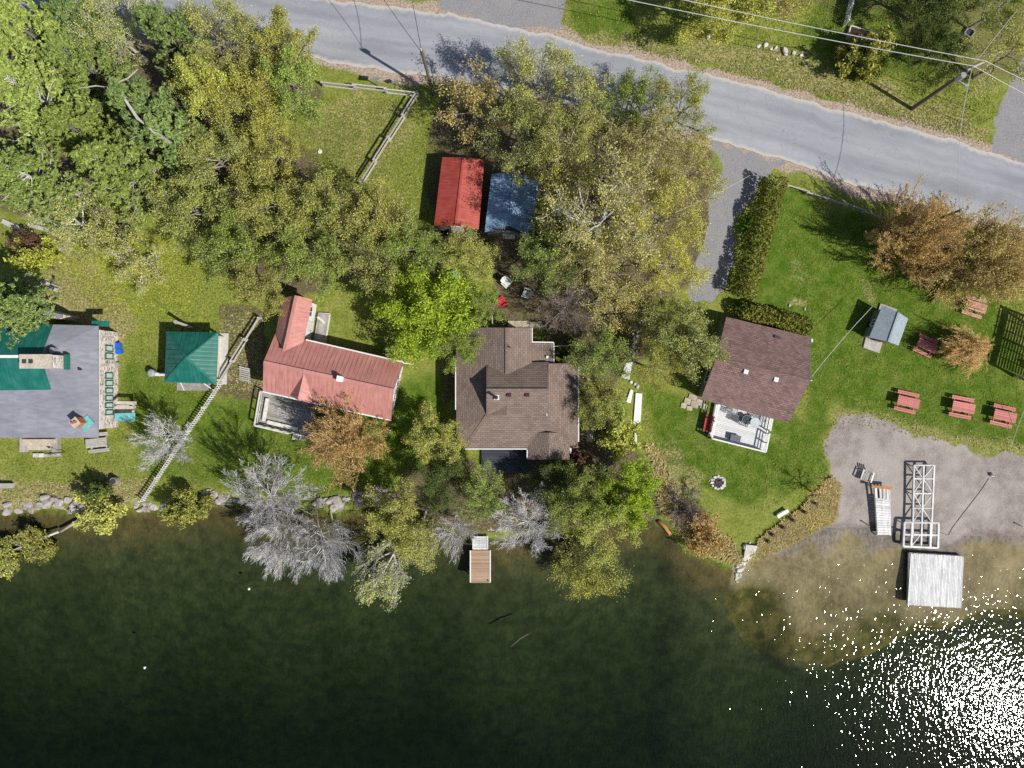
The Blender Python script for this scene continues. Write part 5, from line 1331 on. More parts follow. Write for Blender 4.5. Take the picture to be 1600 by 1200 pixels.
# ---- slatted pergola whose roof lies just beyond the right edge
def pergola():
    z = 3.0; sh = Vector((-SUN_AZ.x, -SUN_AZ.y, 0))*(z/math.tan(SUN_ELEV))
    a, b, c, d = [xy(P(x, y)-sh, z) for x, y in ((1562,478),(1541,565),(1640,612),(1668,520))]
    o = thing('slatted_pergola', 'slatted timber pergola at the right edge, mostly seen as its striped shadow', 'pergola', xy((a+c)/2, 0))
    for p in (a, b, c, d): MB().box(xy(p.lerp((a+c)/2, .05), z/2-.02), (.16,.16,z)).build('post', 'rail_wood', o)
    mid1 = a.lerp(b, .5); mid2 = d.lerp(c, .5)
    for p, q in ((a, d), (mid1, mid2), (b, c)): MB().bar(p, q, .2, .16).build('beam', 'rail_wood', o)
    L = (d-a).length; n = 24; sl = MB().bar((0,0,0), (b-a), .12, .08).mesh('slat')
    for i in range(n):
        if i == 2: link('wide_slat', MB().bar((0,0,0), (b-a), .55, .05).mesh('wide_slat'), 'rail_wood', o, xy(a.lerp(d, 2.4/n), z+.12)-o.location)
        link('slat', sl, 'rail_wood', o, xy(a.lerp(d, (i+.5)/n), z+.12)-o.location)
    for t in (.18, .36, .64, .82): MB().bar(xy(a.lerp(b, t), z+.2), xy(d.lerp(c, t), z+.2), .09, .05).build('batten', 'rail_wood', o)
    q = G(1606,574); t = thing('white_patio_chair', 'white chair just inside the right edge under the pergola', 'chair', q)
    for i in range(4): MB().box(q+Vector((-.22+i*.15,0,.42)), (.1,.5,.03)).build('seat_slat', 'white_paint', t)
    for i in range(4): MB().box(q+Vector((-.22+i*.15,.28,.75)), (.1,.04,.6)).build('back_slat', 'white_paint', t)
    for sx in (-.24,.26):
        for sy in (-.22,.26): MB().bar(q+Vector((sx,sy,0)), q+Vector((sx,sy,.42)), .05).build('leg', 'white_paint', t)
pergola()

# ---- picnic tables
def picnic(label, px, py, deg, mat='picnic_paint', s=1.0, group='picnic tables on the right lawn'):
    q = G(px, py); k = P(px, py, .72); q.x, q.y = k.x, k.y
    t = thing('picnic_table', label, 'picnic table', q, group, math.radians(deg)); t.scale = (s, s, s)
    for i in range(5): link('top_plank', PIC['top'], mat, t, (0, -.33+i*.165, .74))
    for y in (-.74, .74):
        for k2 in (-.08, .08): link('seat_plank', PIC['seat'], mat, t, (0, y+k2*1.05, .44))
    for x in (-.7, .7):
        link('cross_beam', PIC['beam'], mat, t, (x, 0, .39))
        link('top_cleat', PIC['cleat'], mat, t, (x, 0, .69))
        for sg in (-1, 1): link('leg', PIC['leg%d' % sg], mat, t, (x+.05, 0, 0))
    for sg in (-1, 1): link('brace', PIC['brace%d' % sg], mat, t)
    return t
def pm(f): return f.mesh('picnic_piece')
PICS = {}
for m_ in ('picnic_paint', 'picnic_pale'):
    PICS[m_] = dict(top=pm(MB().box((0,0,0), (1.9,.15,.045))), seat=pm(MB().box((0,0,0), (1.9,.14,.045))), beam=pm(MB().box((0,0,0), (.05,1.7,.1))), cleat=pm(MB().box((0,0,0), (.05,.75,.08))))
    for sg in (-1, 1):
        PICS[m_]['leg%d' % sg] = pm(MB().bar((0,sg*.62,0), (0,sg*.22,.7), .05, .1)); PICS[m_]['brace%d' % sg] = pm(MB().bar((sg*.15,0,.68), (sg*.68,0,.38), .05, .09))
PIC = PICS['picnic_paint']
picnic('red picnic table above the beach, leftmost of the row of three', 1419, 628, -13, s=1.05)
picnic('red picnic table above the beach, middle of the row of three', 1505, 636.5, -11, s=1.08)
picnic('red picnic table above the beach, rightmost of the row of three', 1570, 650, -13, s=1.08)
picnic('red picnic table dappled by the playhouse bush\'s shadow', 1449, 540, -24, s=.95)
PIC = PICS['picnic_pale']
picnic('faded picnic table under the wide tree by the pergola', 1525, 479, -18, 'picnic_pale', 1.0)
picnic('faded picnic table at the right edge under the wide tree', 1592, 425, -4, 'picnic_pale', 1.35)
tag(MB().bar(G(1480,376)+Vector((0,0,.5)), G(1516,384)+Vector((0,0,.5)), .12, .5).build('plank_barrier', 'grey_boards'), 'weathered plank barrier under the wide tree by the road', 'barrier')
PICS['grey'] = dict(PIC)
for k in PIC: PICS['grey'][k] = PIC[k].copy(); PICS['grey'][k].materials.clear()
PIC = PICS['grey']
picnic('weathered grey picnic table below the stone house', 150, 692, 6, 'rail_wood', 1.0, None)
q = G(184,750); t = thing('barrel', 'grey metal barrel with a dark disc painted as its hollow top on the left lawn', 'barrel', q)
MB().cyl(q, .3, q.z-.02, q.z+.8, 16).build('body', 'steel', t); MB().cyl(q, .25, q.z+.79, q.z+.805, 16).build('hollow_shade', 'ash', t); MB().tube([q+Vector((.3*math.cos(a), .3*math.sin(a), .8)) for a in np.linspace(0, 6.283, 17)], .02).build('rim', 'steel', t)  # closed top; the dark disc paints the shade inside the barrel
q = G(12,758); t = thing('low_bench', 'low grey bench at the left edge of the lawn', 'bench', q)
MB().box(q+Vector((0,0,.45)), (1.5,.45,.07)).build('seat', 'rail_wood', t)
for sx in (-.6,.6): MB().box(q+Vector((sx,0,.2)), (.1,.4,.42)).build('leg', 'rail_wood', t)

# ---- fences
def rail_fence(label, runs, posts, rails, h, mat='rail_wood', rz=(.3,.62,.94), spread=.0, name='rail_fence'):
    o = thing(name, label, 'fence', G(*runs[0]))
    for a, b, n in zip(runs[:-1], runs[1:], posts):
        A, B = G(*a), G(*b)
        for i in range(n+1):
            if i == n and b != runs[-1]: continue
            p = A.lerp(B, i/n); p.z = gz(p.x, p.y); MB().box(p+Vector((0,0,h/2-.03)), (.15,.15,h)).build('post', mat, o)
        d = (B-A).normalized(); nv = Vector((-d.y, d.x, 0))
        for i in range(n):
            p0, p1 = A.lerp(B, i/n), A.lerp(B, (i+1)/n)
            for k, z in enumerate(rz):
                zz = h*z; s = (1 if (i+k) % 2 else -1)*.06; MB().bar(xy(p0, gz(p0.x,p0.y)+zz)-d*.12+nv*s, xy(p1, gz(p1.x,p1.y)+zz)+d*.12+nv*s, .1, .12).build('rail', mat, o)
    return o
rail_fence('grey split-rail fence round the small lawn below the road', [(508,136),(654,152),(566,290)], (3,4), 3, 1.25)
rail_fence('two-rail grey fence running down to the picket fence', [(409,498),(347,598)], (3,), 2, 1.1, rz=(.45,.92), name='two_rail_fence')
rail_fence('low pale log rail along the right lawn by the road', [(1196,284),(1290,312),(1375,342)], (3,3), 1, .7, rz=(.85,), name='log_rail')
def picket():
    A, B = G(347,600), G(226,781); A.z = 0
    o = thing('picket_fence', 'white picket fence running down the left lawn to the shore', 'fence', A)
    L = (B-A).length; n = int(L/.235); d = (B-A).normalized(); ang = math.atan2(d.y, d.x)
    pm_ = MB().box((0,0,.5), (.115,.03,1.0)).add([Vector((-.0425,-.0125,1.0)), Vector((.0425,-.0125,1.0)), Vector((0,-.0125,1.08)), Vector((-.0425,.0125,1.0)), Vector((.0425,.0125,1.0)), Vector((0,.0125,1.08))], [(0,1,2),(5,4,3),(0,2,5,3),(1,4,5,2)]).mesh('picket')
    for i in range(n+1):
        p = A+d*(i*L/n); z = gz(p.x, p.y); link('picket', pm_, 'white_boards', o, xy(p, z)+Vector((-d.y,d.x,0))*.05-A, ang)
    for i in range(6):
        p = A.lerp(B, i/5); z = gz(p.x, p.y); MB().box(xy(p, z+.5), (.11,.11,1.1), ang).build('post', 'off_white', o)
    for i in range(5):
        p, q = A.lerp(B, i/5), A.lerp(B, (i+1)/5)
        for z in (.25, .82): MB().bar(xy(p, gz(p.x,p.y)+z), xy(q, gz(q.x,q.y)+z), .05, .09).build('rail', 'off_white', o)
picket()
# wooden steps by the fence
st = thing('plank_steps', 'short flight of plank steps beside the pink house', 'steps', G(384,579))
for i in range(7): MB().bar(G(375.5,573+i*3.2)+Vector((0,0,.28-.03*i)), G(392,577+i*3.2)+Vector((0,0,.28-.03*i)), .13, .08).build('tread', 'rail_wood', st)
for x0, y0, x1, y1 in ((377,571,374,594),(391,576,389,599)): MB().bar(G(x0,y0)+Vector((0,0,.1)), G(x1,y1)+Vector((0,0,.02)), .06, .2).build('stringer', 'rail_wood', st)
# lattice trellis, planter, fire box at the top right
def lattice(label, a, b, h, nv, nh):
    A, B = G(*a), G(*b); o = thing('lattice_fence', label, 'fence', A)
    for i in range(nv): p = A.lerp(B, i/(nv-1)); MB().bar(xy(p,-.05), xy(p,h), .06 if i % 6 else .12).build('upright', 'white_boards', o)
    for k in range(nh): z = .15+(h-.25)*k/(nh-1); MB().bar(xy(A,z), xy(B,z), .035, .06).build('cross_slat', 'white_boards', o)
lattice('white lattice fence running off the top edge behind the planter', (1317,42), (1336,-40), 1.3, 21, 6)
t = thing('raised_planter', 'raised garden bed with white board frame on the top right lawn', 'planter', P(1356,50))
c = [P(1330,40,.35), P(1374,53,.35), P(1368,68,.35), P(1325,56,.35)]
for i in range(4): MB().bar(xy(c[i], .17), xy(c[(i+1)%4], .17), .09, .42).build('board', 'off_white', t)
MB().prism(inset(c, .05), 0, .3).build('soil', 'compost', t)
t = thing('fire_box', 'square grey-rimmed fire box in the shade at the top right', 'fire box', G(1512,53)); p = t.location
for i in range(4): a = math.radians(55)+i*math.pi/2; MB().box(p+Vector((math.cos(a)*.36, math.sin(a)*.36, .15)), (.07,.78,.32), a).build('side', 'steel', t)
MB().box(p+Vector((0,0,.05)), (.62,.62,.08), math.radians(55)).build('ash_bed', 'ash', t)

# ---- poles and wires
def pole(label, base, h=8.6, r=.15):
    B = G(*base); o = thing('utility_pole', label, 'utility pole', B, 'utility poles along the road')
    MB().tube([B-Vector((0,0,.1)), B+Vector((0,0,h*.5)), B+Vector((0,0,h))], [r, r*.88, r*.72], 10).build('shaft', 'pole_wood', o)
    return o, B+Vector((0,0,h))
def insul(o, p): MB().cyl(p, .06, p.z, p.z+.22, 8, .04).build('insulator', 'white_plastic', o)
def wire(label, a, b, sag=.5, r=.028, mat='wire_pale', name='overhead_wire', group='overhead wires'):
    a, b = Vector(a), Vector(b); pts = []
    for i in range(17): t = i/16; p = a.lerp(b, t); p.z -= sag*4*t*(1-t); pts.append(p)
    return tag(MB().tube(pts, r, 5).build(name, mat), label, 'wire', group)
o1, t1 = pole('dark utility pole on the lower verge, top left of the grove', (677,147), 8.6)
insul(o1, t1); MB().box(t1-Vector((0,-.1,.6)), (.3,.3,.6)).build('transformer', 'steel', o1)
o2, t2 = pole('utility pole with cross arm on the upper right verge', (1425,170), 8.6, .19)
arm_a, arm_b = t2+Vector((-.35,-.2,-.1)), t2+Vector((1.0,.45,-.1))
MB().bar(arm_a, arm_b, .12, .14).build('cross_arm', 'rail_wood', o2); insul(o2, arm_b); insul(o2, t2)
MB().tube([t2+Vector((-.25,-.3,-1.5)), t2+Vector((-.25,-.3,-.7))], .24, 12).build('transformer', 'steel', o2)
MB().tube([t2+Vector((0,0,-2.2)), t2+Vector((.5,-.35,-2.1)), t2+Vector((.9,-.5,-2.2))], .05, 6).build('lamp_arm', 'steel', o2); MB().box(t2+Vector((.95,-.52,-2.22)), (.35,.18,.12)).build('lamp_head', 'steel', o2)
o3, t3 = pole('utility pole rising through the rounded orange tree', (1409,364), 8.6, .13); insul(o3, t3)
wire('pale power line nearest the road, left of the cross-arm pole', t2+Vector((0,0,.2)), P(700,-62,8.4), .5)
wire('pale power line farther from the road, left of the cross-arm pole', arm_b+Vector((0,0,.2)), P(760,-72,8.4), .5)
wire('pale power line nearest the road, right of the cross-arm pole', t2+Vector((0,0,.2)), P(1760,222,8.4), .3)
wire('pale power line farther from the road, right of the cross-arm pole', arm_b+Vector((0,0,.2)), P(1760,190,8.4), .3)
wire('wire crossing the road to the pole in the orange tree', t2, t3, .9, .022)
wire('guy wire slanting from the cross-arm pole to the top right', t2-Vector((0,0,.2)), P(1590,15,7), .1, .02)
wire('dark wire running up from the left pole to the top edge', t1, P(638,-30,8.4), .3, .025, 'wire_dark')
wire('second dark wire from the left pole, slanting farther left', t1-Vector((0,0,.4)), P(580,-30,8.2), .4, .022, 'wire_dark')
wire('pale cable from the playhouse to the rust-roofed house', P(1363,479,2.1)+Vector((0,0,0)), P(1269,588,3.3), .35, .025)
wire('thin cable crossing the lawn below the picnic tables at the right', P(1615,610,3.0), P(1578,705,.15), .2, .018)
wire('thin service wire over the brown house\'s right side yard', P(866,541,2.9), P(908,539,3.4), .1, .02)

# ---- road signs by the rail fence (seen from above, edge on)
def sign(label, px, py, h, w, diamond, name):
    q = G(px, py); o = thing(name, label, 'sign', q); d = Vector((.95,.31,0)).normalized()
    MB().bar(q-Vector((0,0,.05)), q+Vector((0,0,h)), .07).build('post', 'steel', o)
    c = q+Vector((0,-.06,h-w*.35)); Z = Vector((0,0,1)); k = Vector((-d.y,d.x,0))*.012
    pts = [c+d*w*.7, c+Z*w*.7, c-d*w*.7, c-Z*w*.7] if diamond else [c+d*w*.5+Z*w*.4, c-d*w*.5+Z*w*.4, c-d*w*.5-Z*w*.4, c+d*w*.5-Z*w*.4]
    MB().add([p+k for p in pts]+[p-k for p in pts], [(0,1,2,3),(7,6,5,4),(0,4,5,1),(1,5,6,2),(2,6,7,3),(3,7,4,0)]).build('plate', 'steel', o)
sign('diamond road sign on a post, edge on, by the rail fence', 592, 136, 2.1, .75, True, 'road_sign')
sign('small square sign on a short post right of the diamond sign', 620, 134, 1.2, .6, False, 'square_sign')

# ---- docks and the beach things
def brown_dock():
    z = WL+.42; a, b = P(735,860,z), P(766,910,z)
    o = thing('brown_dock', 'brown plank dock with white edges at the end of a ramp', 'dock', ((a.x+b.x)/2, (a.y+b.y)/2, WL-.3))
    W, Lh = b.x-a.x, a.y-b.y; n = 22; pm_ = MB().box((0,0,0), (W-.1, Lh/n-.018, .045)).mesh('plank')
    for i in range(n): link('plank', pm_, 'tan_boards', o, xy((0, Lh/2-Lh*(i+.5)/n), z-.02-o.location.z))
    for x in (a.x, b.x): MB().box((x, (a.y+b.y)/2, z-.06), (.1,Lh,.2)).build('side_board', 'white_paint', o)
    MB().box(((a.x+b.x)/2, b.y, z-.07), (W,.08,.18)).build('end_board', 'tan_boards', o)
    for x in (a.x+.15, b.x-.15):
        for y in (a.y-.2, b.y+.2): MB().tube([(x,y,gz(x,y)-.2), (x,y,z-.06)], .07, 8).build('leg', 'steel', o)
    MB().cyl((b.x-.2,b.y+.2), .06, z, z+.12, 8).build('cleat', 'dark_metal', o)
    a2, b2 = P(739,838,z+.1), P(762,859,z+.1); n = 7; pm2 = MB().box((0,0,0), (b2.x-a2.x-.1,(a2.y-b2.y)/n-.03,.045)).mesh('ramp_plank')
    for i in range(n): link('ramp_plank', pm2, 'white_boards', o, Vector(((a2.x+b2.x)/2, a2.y-(a2.y-b2.y)*(i+.5)/n, z+.06))-o.location)
    for x in (a2.x, b2.x): MB().box((x,(a2.y+b2.y)/2+.05,z+.05), (.08,a2.y-b2.y,.2)).build('ramp_rail', 'white_paint', o)
brown_dock()
def raft():
    z = WL+.5; c = [P(1421.5,864.5,z), P(1505,869.5,z), P(1503,950,z), P(1419.5,945,z)]; u = c[1]-c[0]; L = u.length; u /= L; v = c[3]-c[0]; D = v.length; v /= D
    o = thing('white_raft', 'square floating raft of worn white planks off the beach', 'raft', xy((c[0]+c[2])/2, WL-.2)); n = 34
    pm_ = MB().box((0,0,0), (L/n-.015, D, .05)).mesh('plank'); ang = math.atan2(u.y, u.x); rr = random.Random(2)
    for i in range(n): link('plank', pm_, 'white_boards', o, xy(c[0]+u*(L*(i+.5)/n)+v*(D/2+rr.uniform(-.03,.03)), z-.02)-o.location, ang)
    for i in range(4): MB().bar(xy(c[i], z-.17), xy(c[(i+1)%4], z-.17), .1, .22).build('frame_board', 'grey_boards', o)
    for s in (.12,.5,.88): MB().tube([xy(c[0]+u*L*s+v*.2, WL), xy(c[0]+u*L*s+v*(D-.2), WL)], .24, 10).build('float', 'grey_plastic', o)
raft()
def dock_frame():
    o = thing('dock_frame', 'white truss dock frame lying on the beach above the raft', 'dock frame', G(1440,790)); h = .62
    def Q(x, y): p = P(x, y); g = max(gz(p.x, p.y), WL); return P(x, y, g+h)
    def b(p, q, w=.13, hh=.16, nm='beam'): MB().bar(Q(*p), Q(*q), w, hh).build(nm, 'white_boards', o)
    L = [(1428,727),(1425.5,840)]; R = [(1459.5,727),(1454.5,840)]; mid = [(1443,728),(1439,852)]
    b(*L); b(*R); b(*mid)
    ys = [727,748,771,794,816]
    for y in ys:
        t = (y-727)/113.; b((1428-2.5*t, y), (1459.5-5*t, y), .11)
    for i in range(4):
        y0, y1 = ys[i], ys[i+1]
        lx0, lx1, mx0, mx1, rx0, rx1 = [a-s*(y-727)/113. for a, s, y in ((1428,2.5,y0),(1428,2.5,y1),(1443,4,y0),(1443,4,y1),(1459.5,5,y0),(1459.5,5,y1))]
        if i % 2 == 0: b((lx0,y0),(mx1,y1),.07,.09,'diagonal'); b((rx0,y0),(mx1,y1),.07,.09,'diagonal')
        else: b((mx0,y0),(lx1,y1),.07,.09,'diagonal'); b((mx0,y0),(rx1,y1),.07,.09,'diagonal')
    for p, q in (((1413,816),(1466,817)),((1411,853.5),(1465,856)),((1413,816),(1411,853.5)),((1466,817),(1465,856)),((1412,835),(1465,836)),((1454,817),(1453,855)),((1425,817),(1423,855))): b(p, q, .17, .2, 'end_frame')
    b((1438,836),(1424,853),.07,.09,'diagonal')
    for x, y in ((1429,729),(1459,729),(1427,772),(1457,772),(1413,818),(1465,819),(1412,852),(1464,854)):
        p = Q(x, y); MB().tube([xy(p, gz(p.x,p.y)-.08), p], .05, 8).build('leg', 'steel', o)
dock_frame()
def gangway():
    o = thing('gangway', 'narrow white plank gangway beside the truss dock frame', 'gangway', G(1379,795))
    def Q(x, y, h): p = P(x, y); return P(x, y, max(gz(p.x, p.y), WL)+h)
    a0, a1, b0, b1 = Q(1367,762,.75), Q(1390.5,765,.75), Q(1371.5,836,.5), Q(1392,836,.5); n = 19
    for i in range(n):
        t0, t1 = (i+.06)/n, (i+.94)/n
        if i < 4:                     # open slats at the top end
            if i == 0:
                for s in (0, .3, .55, .78): MB().slab([a0.lerp(a1,s), a0.lerp(a1,s+.14), a0.lerp(a1,s+.14).lerp(b0.lerp(b1,s+.14),.22), a0.lerp(a1,s).lerp(b0.lerp(b1,s),.22)], .04).build('end_slat', 'white_boards', o)
            continue
        MB().slab([a0.lerp(b0,t0), a1.lerp(b1,t0), a1.lerp(b1,t1), a0.lerp(b0,t1)], .05).build('plank', 'white_boards', o)
    MB().bar(a0+Vector((-.35,.12,.05)), a1+Vector((.2,.12,.05)), .25, .14).build('end_beam', 'orange_wood', o)
    for p, q in ((a0,b0),(a1,b1)): MB().bar(p-Vector((0,0,.12)), q-Vector((0,0,.12)), .07, .16).build('side_rail', 'white_boards', o)
    for p in (a0,a1,b0,b1,a0.lerp(b0,.5),a1.lerp(b1,.5)): MB().tube([xy(p, gz(p.x,p.y)-.05), p-Vector((0,0,.1))], .05, 8).build('leg', 'steel', o)
gangway()
def beach_seat():
    q = G(1352,741); o = thing('beach_seat', 'weathered wooden beach chair above the gangway', 'chair', q, None, math.radians(-18))
    for i in range(5): link('seat_slat', MB().box((-.36+i*.18,-.25,.4), (.14,.75,.03)).mesh('seat_slat'), 'grey_boards', o)
    for i in range(4): link('back_slat', MB().bar((-.3+i*.2,.15,.42),(-.3+i*.2,.65,.85),.13,.03).mesh('back_slat'), 'grey_boards', o)
    for s in (-.48,.48):
        link('arm_rest', MB().box((s,-.1,.62), (.13,.95,.035)).mesh('arm_rest'), 'white_boards', o); link('leg', MB().bar((s,-.5,0),(s,-.5,.6),.08).mesh('leg'), 'grey_boards', o); link('leg', MB().bar((s,.35,0),(s,.1,.6),.08).mesh('leg'), 'grey_boards', o)
beach_seat()
# anchor post and rope on the beach
q = G(1550,742); t = thing('anchor_block', 'small dark anchor ring set in the beach sand', 'anchor', q); MB().box(q+Vector((0,0,.12)), (.3,.26,.3)).build('block', 'concrete', t); MB().tube([q+Vector((.12*math.cos(a),0,.3+.12*math.sin(a))) for a in np.linspace(0,6.28,11)], .03).build('ring', 'dark_metal', t)
pts = [G(1546,748),G(1538,762),G(1524,782),G(1508,804),G(1492,826),G(1487,838),G(1475,834),G(1462,830)]
tag(MB().tube([p+Vector((0,0,.03)) for p in pts], .02, 5).build('mooring_rope', 'rope'), 'dark mooring rope lying on the sand from the anchor to the frame', 'rope')
tag(MB().tube([P(1386,820,.5)+Vector((0,0,-.6)), P(1400,827,-.1), P(1415,832,.0), P(1450,842,-.1)], .035, 5).build('mooring_rope', 'wire_dark'), 'dark rope tied between gangway and truss frame', 'rope')
for lb, a, b, r in (('dark driftwood stick left of the gangway\'s foot',(1349,815),(1364,824),.06), ('dark driftwood stick at the right edge of the water line',(1590,818),(1602,824),.06)):
    tag(MB().tube([G(*a)+Vector((0,0,.08)), G(*b)+Vector((0,0,.06))], [r, r*.6], 6).build('driftwood', 'dark_wood'), lb, 'driftwood')

# ---- fire ring, lawn edge posts, plank seat
rocks = []
def rock_mesh(seed, flat=.6, sub=2):
    bm = bmesh.new(); rr_ = random.Random(seed+40)
    for i in range(22):
        a = rr_.uniform(0, 6.283); z = rr_.uniform(-.3, .5); r = .5*rr_.uniform(.7, 1.05)*(1-.5*max(0, z)**1.5)
        bm.verts.new((math.cos(a)*r, math.sin(a)*r*rr_.uniform(.7, 1), z*flat*1.2))
    h = bmesh.ops.convex_hull(bm, input=bm.verts)
    bmesh.ops.delete(bm, geom=list({g for k in ('geom_unused', 'geom_interior') for g in h[k] if isinstance(g, bmesh.types.BMVert)}), context='VERTS')
    bmesh.ops.bevel(bm, geom=bm.edges[:], offset=.035, segments=1, affect='EDGES')
    me = bpy.data.meshes.new('rock'); bm.to_mesh(me); bm.free(); return me
RK = [rock_mesh(i, .45+.09*i) for i in range(5)]; PRK = [m.copy() for m in RK]; WRK = [m.copy() for m in RK]
_rr = random.Random(9)
def rock(px, py, s, label, group=None, pale=False, sink=.1, name='rock', parent=None, cat='rock'):
    q = G(px, py); me = _rr.choice(WRK if pale == 2 else PRK if pale else RK); sc = (s*_rr.uniform(.8,1.3), s*_rr.uniform(.7,1.1), s*_rr.uniform(.7,1.0))
    o = link(name, me, ('white_stone' if pale == 2 else 'pale_rock') if pale else 'rock', parent, (q-(parent.location if parent else Vector()))+Vector((0,0,s*sink)), _rr.random()*6.28, sc)
    if not parent: tag(o, label, cat, group)
    return o
fp = thing('fire_ring', 'ring of pale stones round black ashes on the right lawn', 'fire pit', G(1122,753))
for i in range(12): a = i*math.pi/6; rock(1122+10*math.cos(a), 754+9.5*math.sin(a), .42, '', pale=2, name='stone', parent=fp)
q = fp.location; MB().cyl((q.x,q.y-.06), .48, q.z-.02, q.z+.06, 14).build('ash_bed', 'ash', fp)
for i in range(3): MB().bar(q+Vector((-.25,-.1+.1*i,.1)), q+Vector((.3,.12-.14*i,.12)), .08).build('charred_log', 'dark_wood', fp)
names = ['lowest post of the lawn edge by the stone jetty','second post up from the stone jetty on the lawn edge','third post up from the stone jetty on the lawn edge','post beside the white plank seat on the lawn edge','post above the white plank seat on the lawn edge','topmost post of the lawn edge by the sapling']
for lb, (x, y) in zip(names, ((1199,845),(1206,835),(1223,824),(1239,813),(1257,800),(1274,787))):
    p = G(x, y); o = thing('bank_post', lb, 'post', p, 'posts along the lawn edge')
    MB().tube([p-Vector((0,0,.3)), p+Vector((0,0,.62))], [.17,.15], 9).build('shaft', 'dark_wood', o); MB().cyl(p, .17, p.z+.62, p.z+.67, 9, .12).build('cap', 'dark_wood', o)
p = G(1222,802); o = thing('white_bench', 'white plank seat on the lawn edge above the beach bank', 'bench', p, None, math.radians(31))
link('board', MB().box((0,0,.4), (1.15,.32,.06)).mesh('board'), 'white_paint', o)
for x in (-.45,.45): link('leg', MB().box((x,0,.18), (.08,.28,.4)).mesh('leg'), 'off_white', o)
# drift logs
def log(label, a, b, r0, r1, mat='log_wood', za=None, zb=None):
    A, B = G(*a), G(*b); A.z = (A.z if za is None else za)+r0*.6; B.z = (B.z if zb is None else zb)+r1*.6; m = A.lerp(B, .5)+Vector((.05,.08,.05))
    return tag(MB().tube([A, m, B], [r0, (r0+r1)/2, r1], 9).build('drift_log', mat, None, True), label, 'log')
log('orange-brown drift log slanting into the water beside the lime tree', (1030,815), (1050,838), .2, .14, 'orange_wood', None, WL)
log('long pale drift log running out from the left shore', (134,806), (90,832), .2, .13, 'log_wood', None, WL+.05)
log('dead white trunk of the drowned cedar at the left edge', (88,832), (14,862), .12, .07, 'rail_wood', WL+.15, WL+.25)
tag(MB().tube([P(797,1011,WL-.06), P(813,997,WL+.03), P(829,988,WL-.08)], [.05,.09,.06], 7).build('sunken_log', 'dark_wood'), 'thin dark log floating in the open lake below the brown dock', 'log')
for lb, a, b, r in (('broken pale boards at the left edge below the wood',(6,346),(40,362),.2), ('pale board pile end beside the broken boards',(46,352),(76,360),.16), ('pale slab of wood on the clearing left of the wood',(66,442),(92,452),.25)):
    tag(MB().bar(G(*a)+Vector((0,0,.15)), G(*b)+Vector((0,0,.12)), r*2.2, .22).build('timber_slab', 'rail_wood'), lb, 'timber')
def deadlimb(label, pts, z, r):
    W = [P(x, y, z+dz) for x, y, dz in pts]; W.insert(0, xy(W[0], 0)); n = len(W)
    tag(MB().tube(W, [r*1.4]+[r*(1-.75*i/(n-1)) for i in range(1, n)], 7).build('dead_limb', 'rail_wood'), label, 'dead branch')
deadlimb('long white dead limb forking through the upper left wood', [(240,205,9),(215,185,9.8),(195,155,10.5),(168,135,11),(200,122,11.3),(215,108,11.6)], 2.2, .17)
deadlimb('white dead limb reaching left from the fork in the wood', [(172,137,11),(150,134,11.2),(122,138,11.4)], 2.2, .11)
deadlimb('pale broken limb at the far left of the wood', [(8,275,8),(24,264,8.6),(42,252,9)], 0, .1)
deadlimb('short white limb poking out of the pine\'s lower side', [(165,250,9),(152,240,9.5),(138,236,9.8)], 0, .1)

deadlimb('dark dead branch reaching from the grove over the driveway', [(1055,332,3.0),(1090,316,3.3),(1130,297,3.4),(1172,274,3.4)], 0, .07)
# ---- garden chairs behind the brown house
def garden_chair(label, px, py, mat, rz):
    q = G(px, py); o = thing('garden_chair', label, 'chair', q, 'garden chairs behind the brown house', rz)
    link('seat', MB().slab([(-.3,-.3,.42),(.3,-.3,.42),(.24,.25,.36),(-.24,.25,.36)], .04).mesh('seat'), mat, o)
    link('back', MB().slab([(-.28,.22,.36),(.28,.22,.36),(.34,.5,.95),(0,.58,1.05),(-.34,.5,.95)], .05).mesh('back'), mat, o)
    for s in (-.38,.38):
        link('arm_rest', MB().box((s,0,.58), (.12,.66,.04)).mesh('arm_rest'), mat, o); link('leg', MB().bar((s,-.28,0),(s*.95,-.25,.58),.06).mesh('leg'), mat, o); link('leg', MB().bar((s*.9,.35,0),(s*.9,.25,.5),.06).mesh('leg'), mat, o)
garden_chair('red plastic garden chair behind the brown house', 785, 472, 'red_plastic', 2.2)
garden_chair('white plastic garden chair near the lime maple', 792, 443, 'white_plastic', .8)
garden_chair('grey-white garden chair in the shade right of the red one', 822, 459, 'white_plastic', -1.9)
p = G(710,434); o = thing('water_tank', 'pale green plastic tub under the trees above the lime maple', 'tub', p); MB().cyl(p, .5, p.z, p.z+.5, 14, .58).build('tub', 'teal_panel', o); MB().cyl(p, .5, p.z+.4, p.z+.46, 14).build('water', 'glass_pale', o)
for i, x in enumerate((797, 808, 819)): tag(MB().box(G(x+2,506)+Vector((0,0,.05)), (.62,.55,.14), .05*i).build('paving_slab', 'paver'), 'tan paving slab behind the brown house\'s back door', 'paving slab', 'slabs behind the brown house')
for i, x in enumerate((832, 842)): tag(MB().box(G(x,507)+Vector((0,0,.05)), (.55,.5,.14), .1*i).build('paving_slab', 'paver'), 'tan paving slab behind the brown house\'s back door', 'paving slab', 'slabs behind the brown house')
log('dark fallen branch lying below the grove behind the garden chairs', (782,424), (842,449), .13, .09, 'dark_wood')

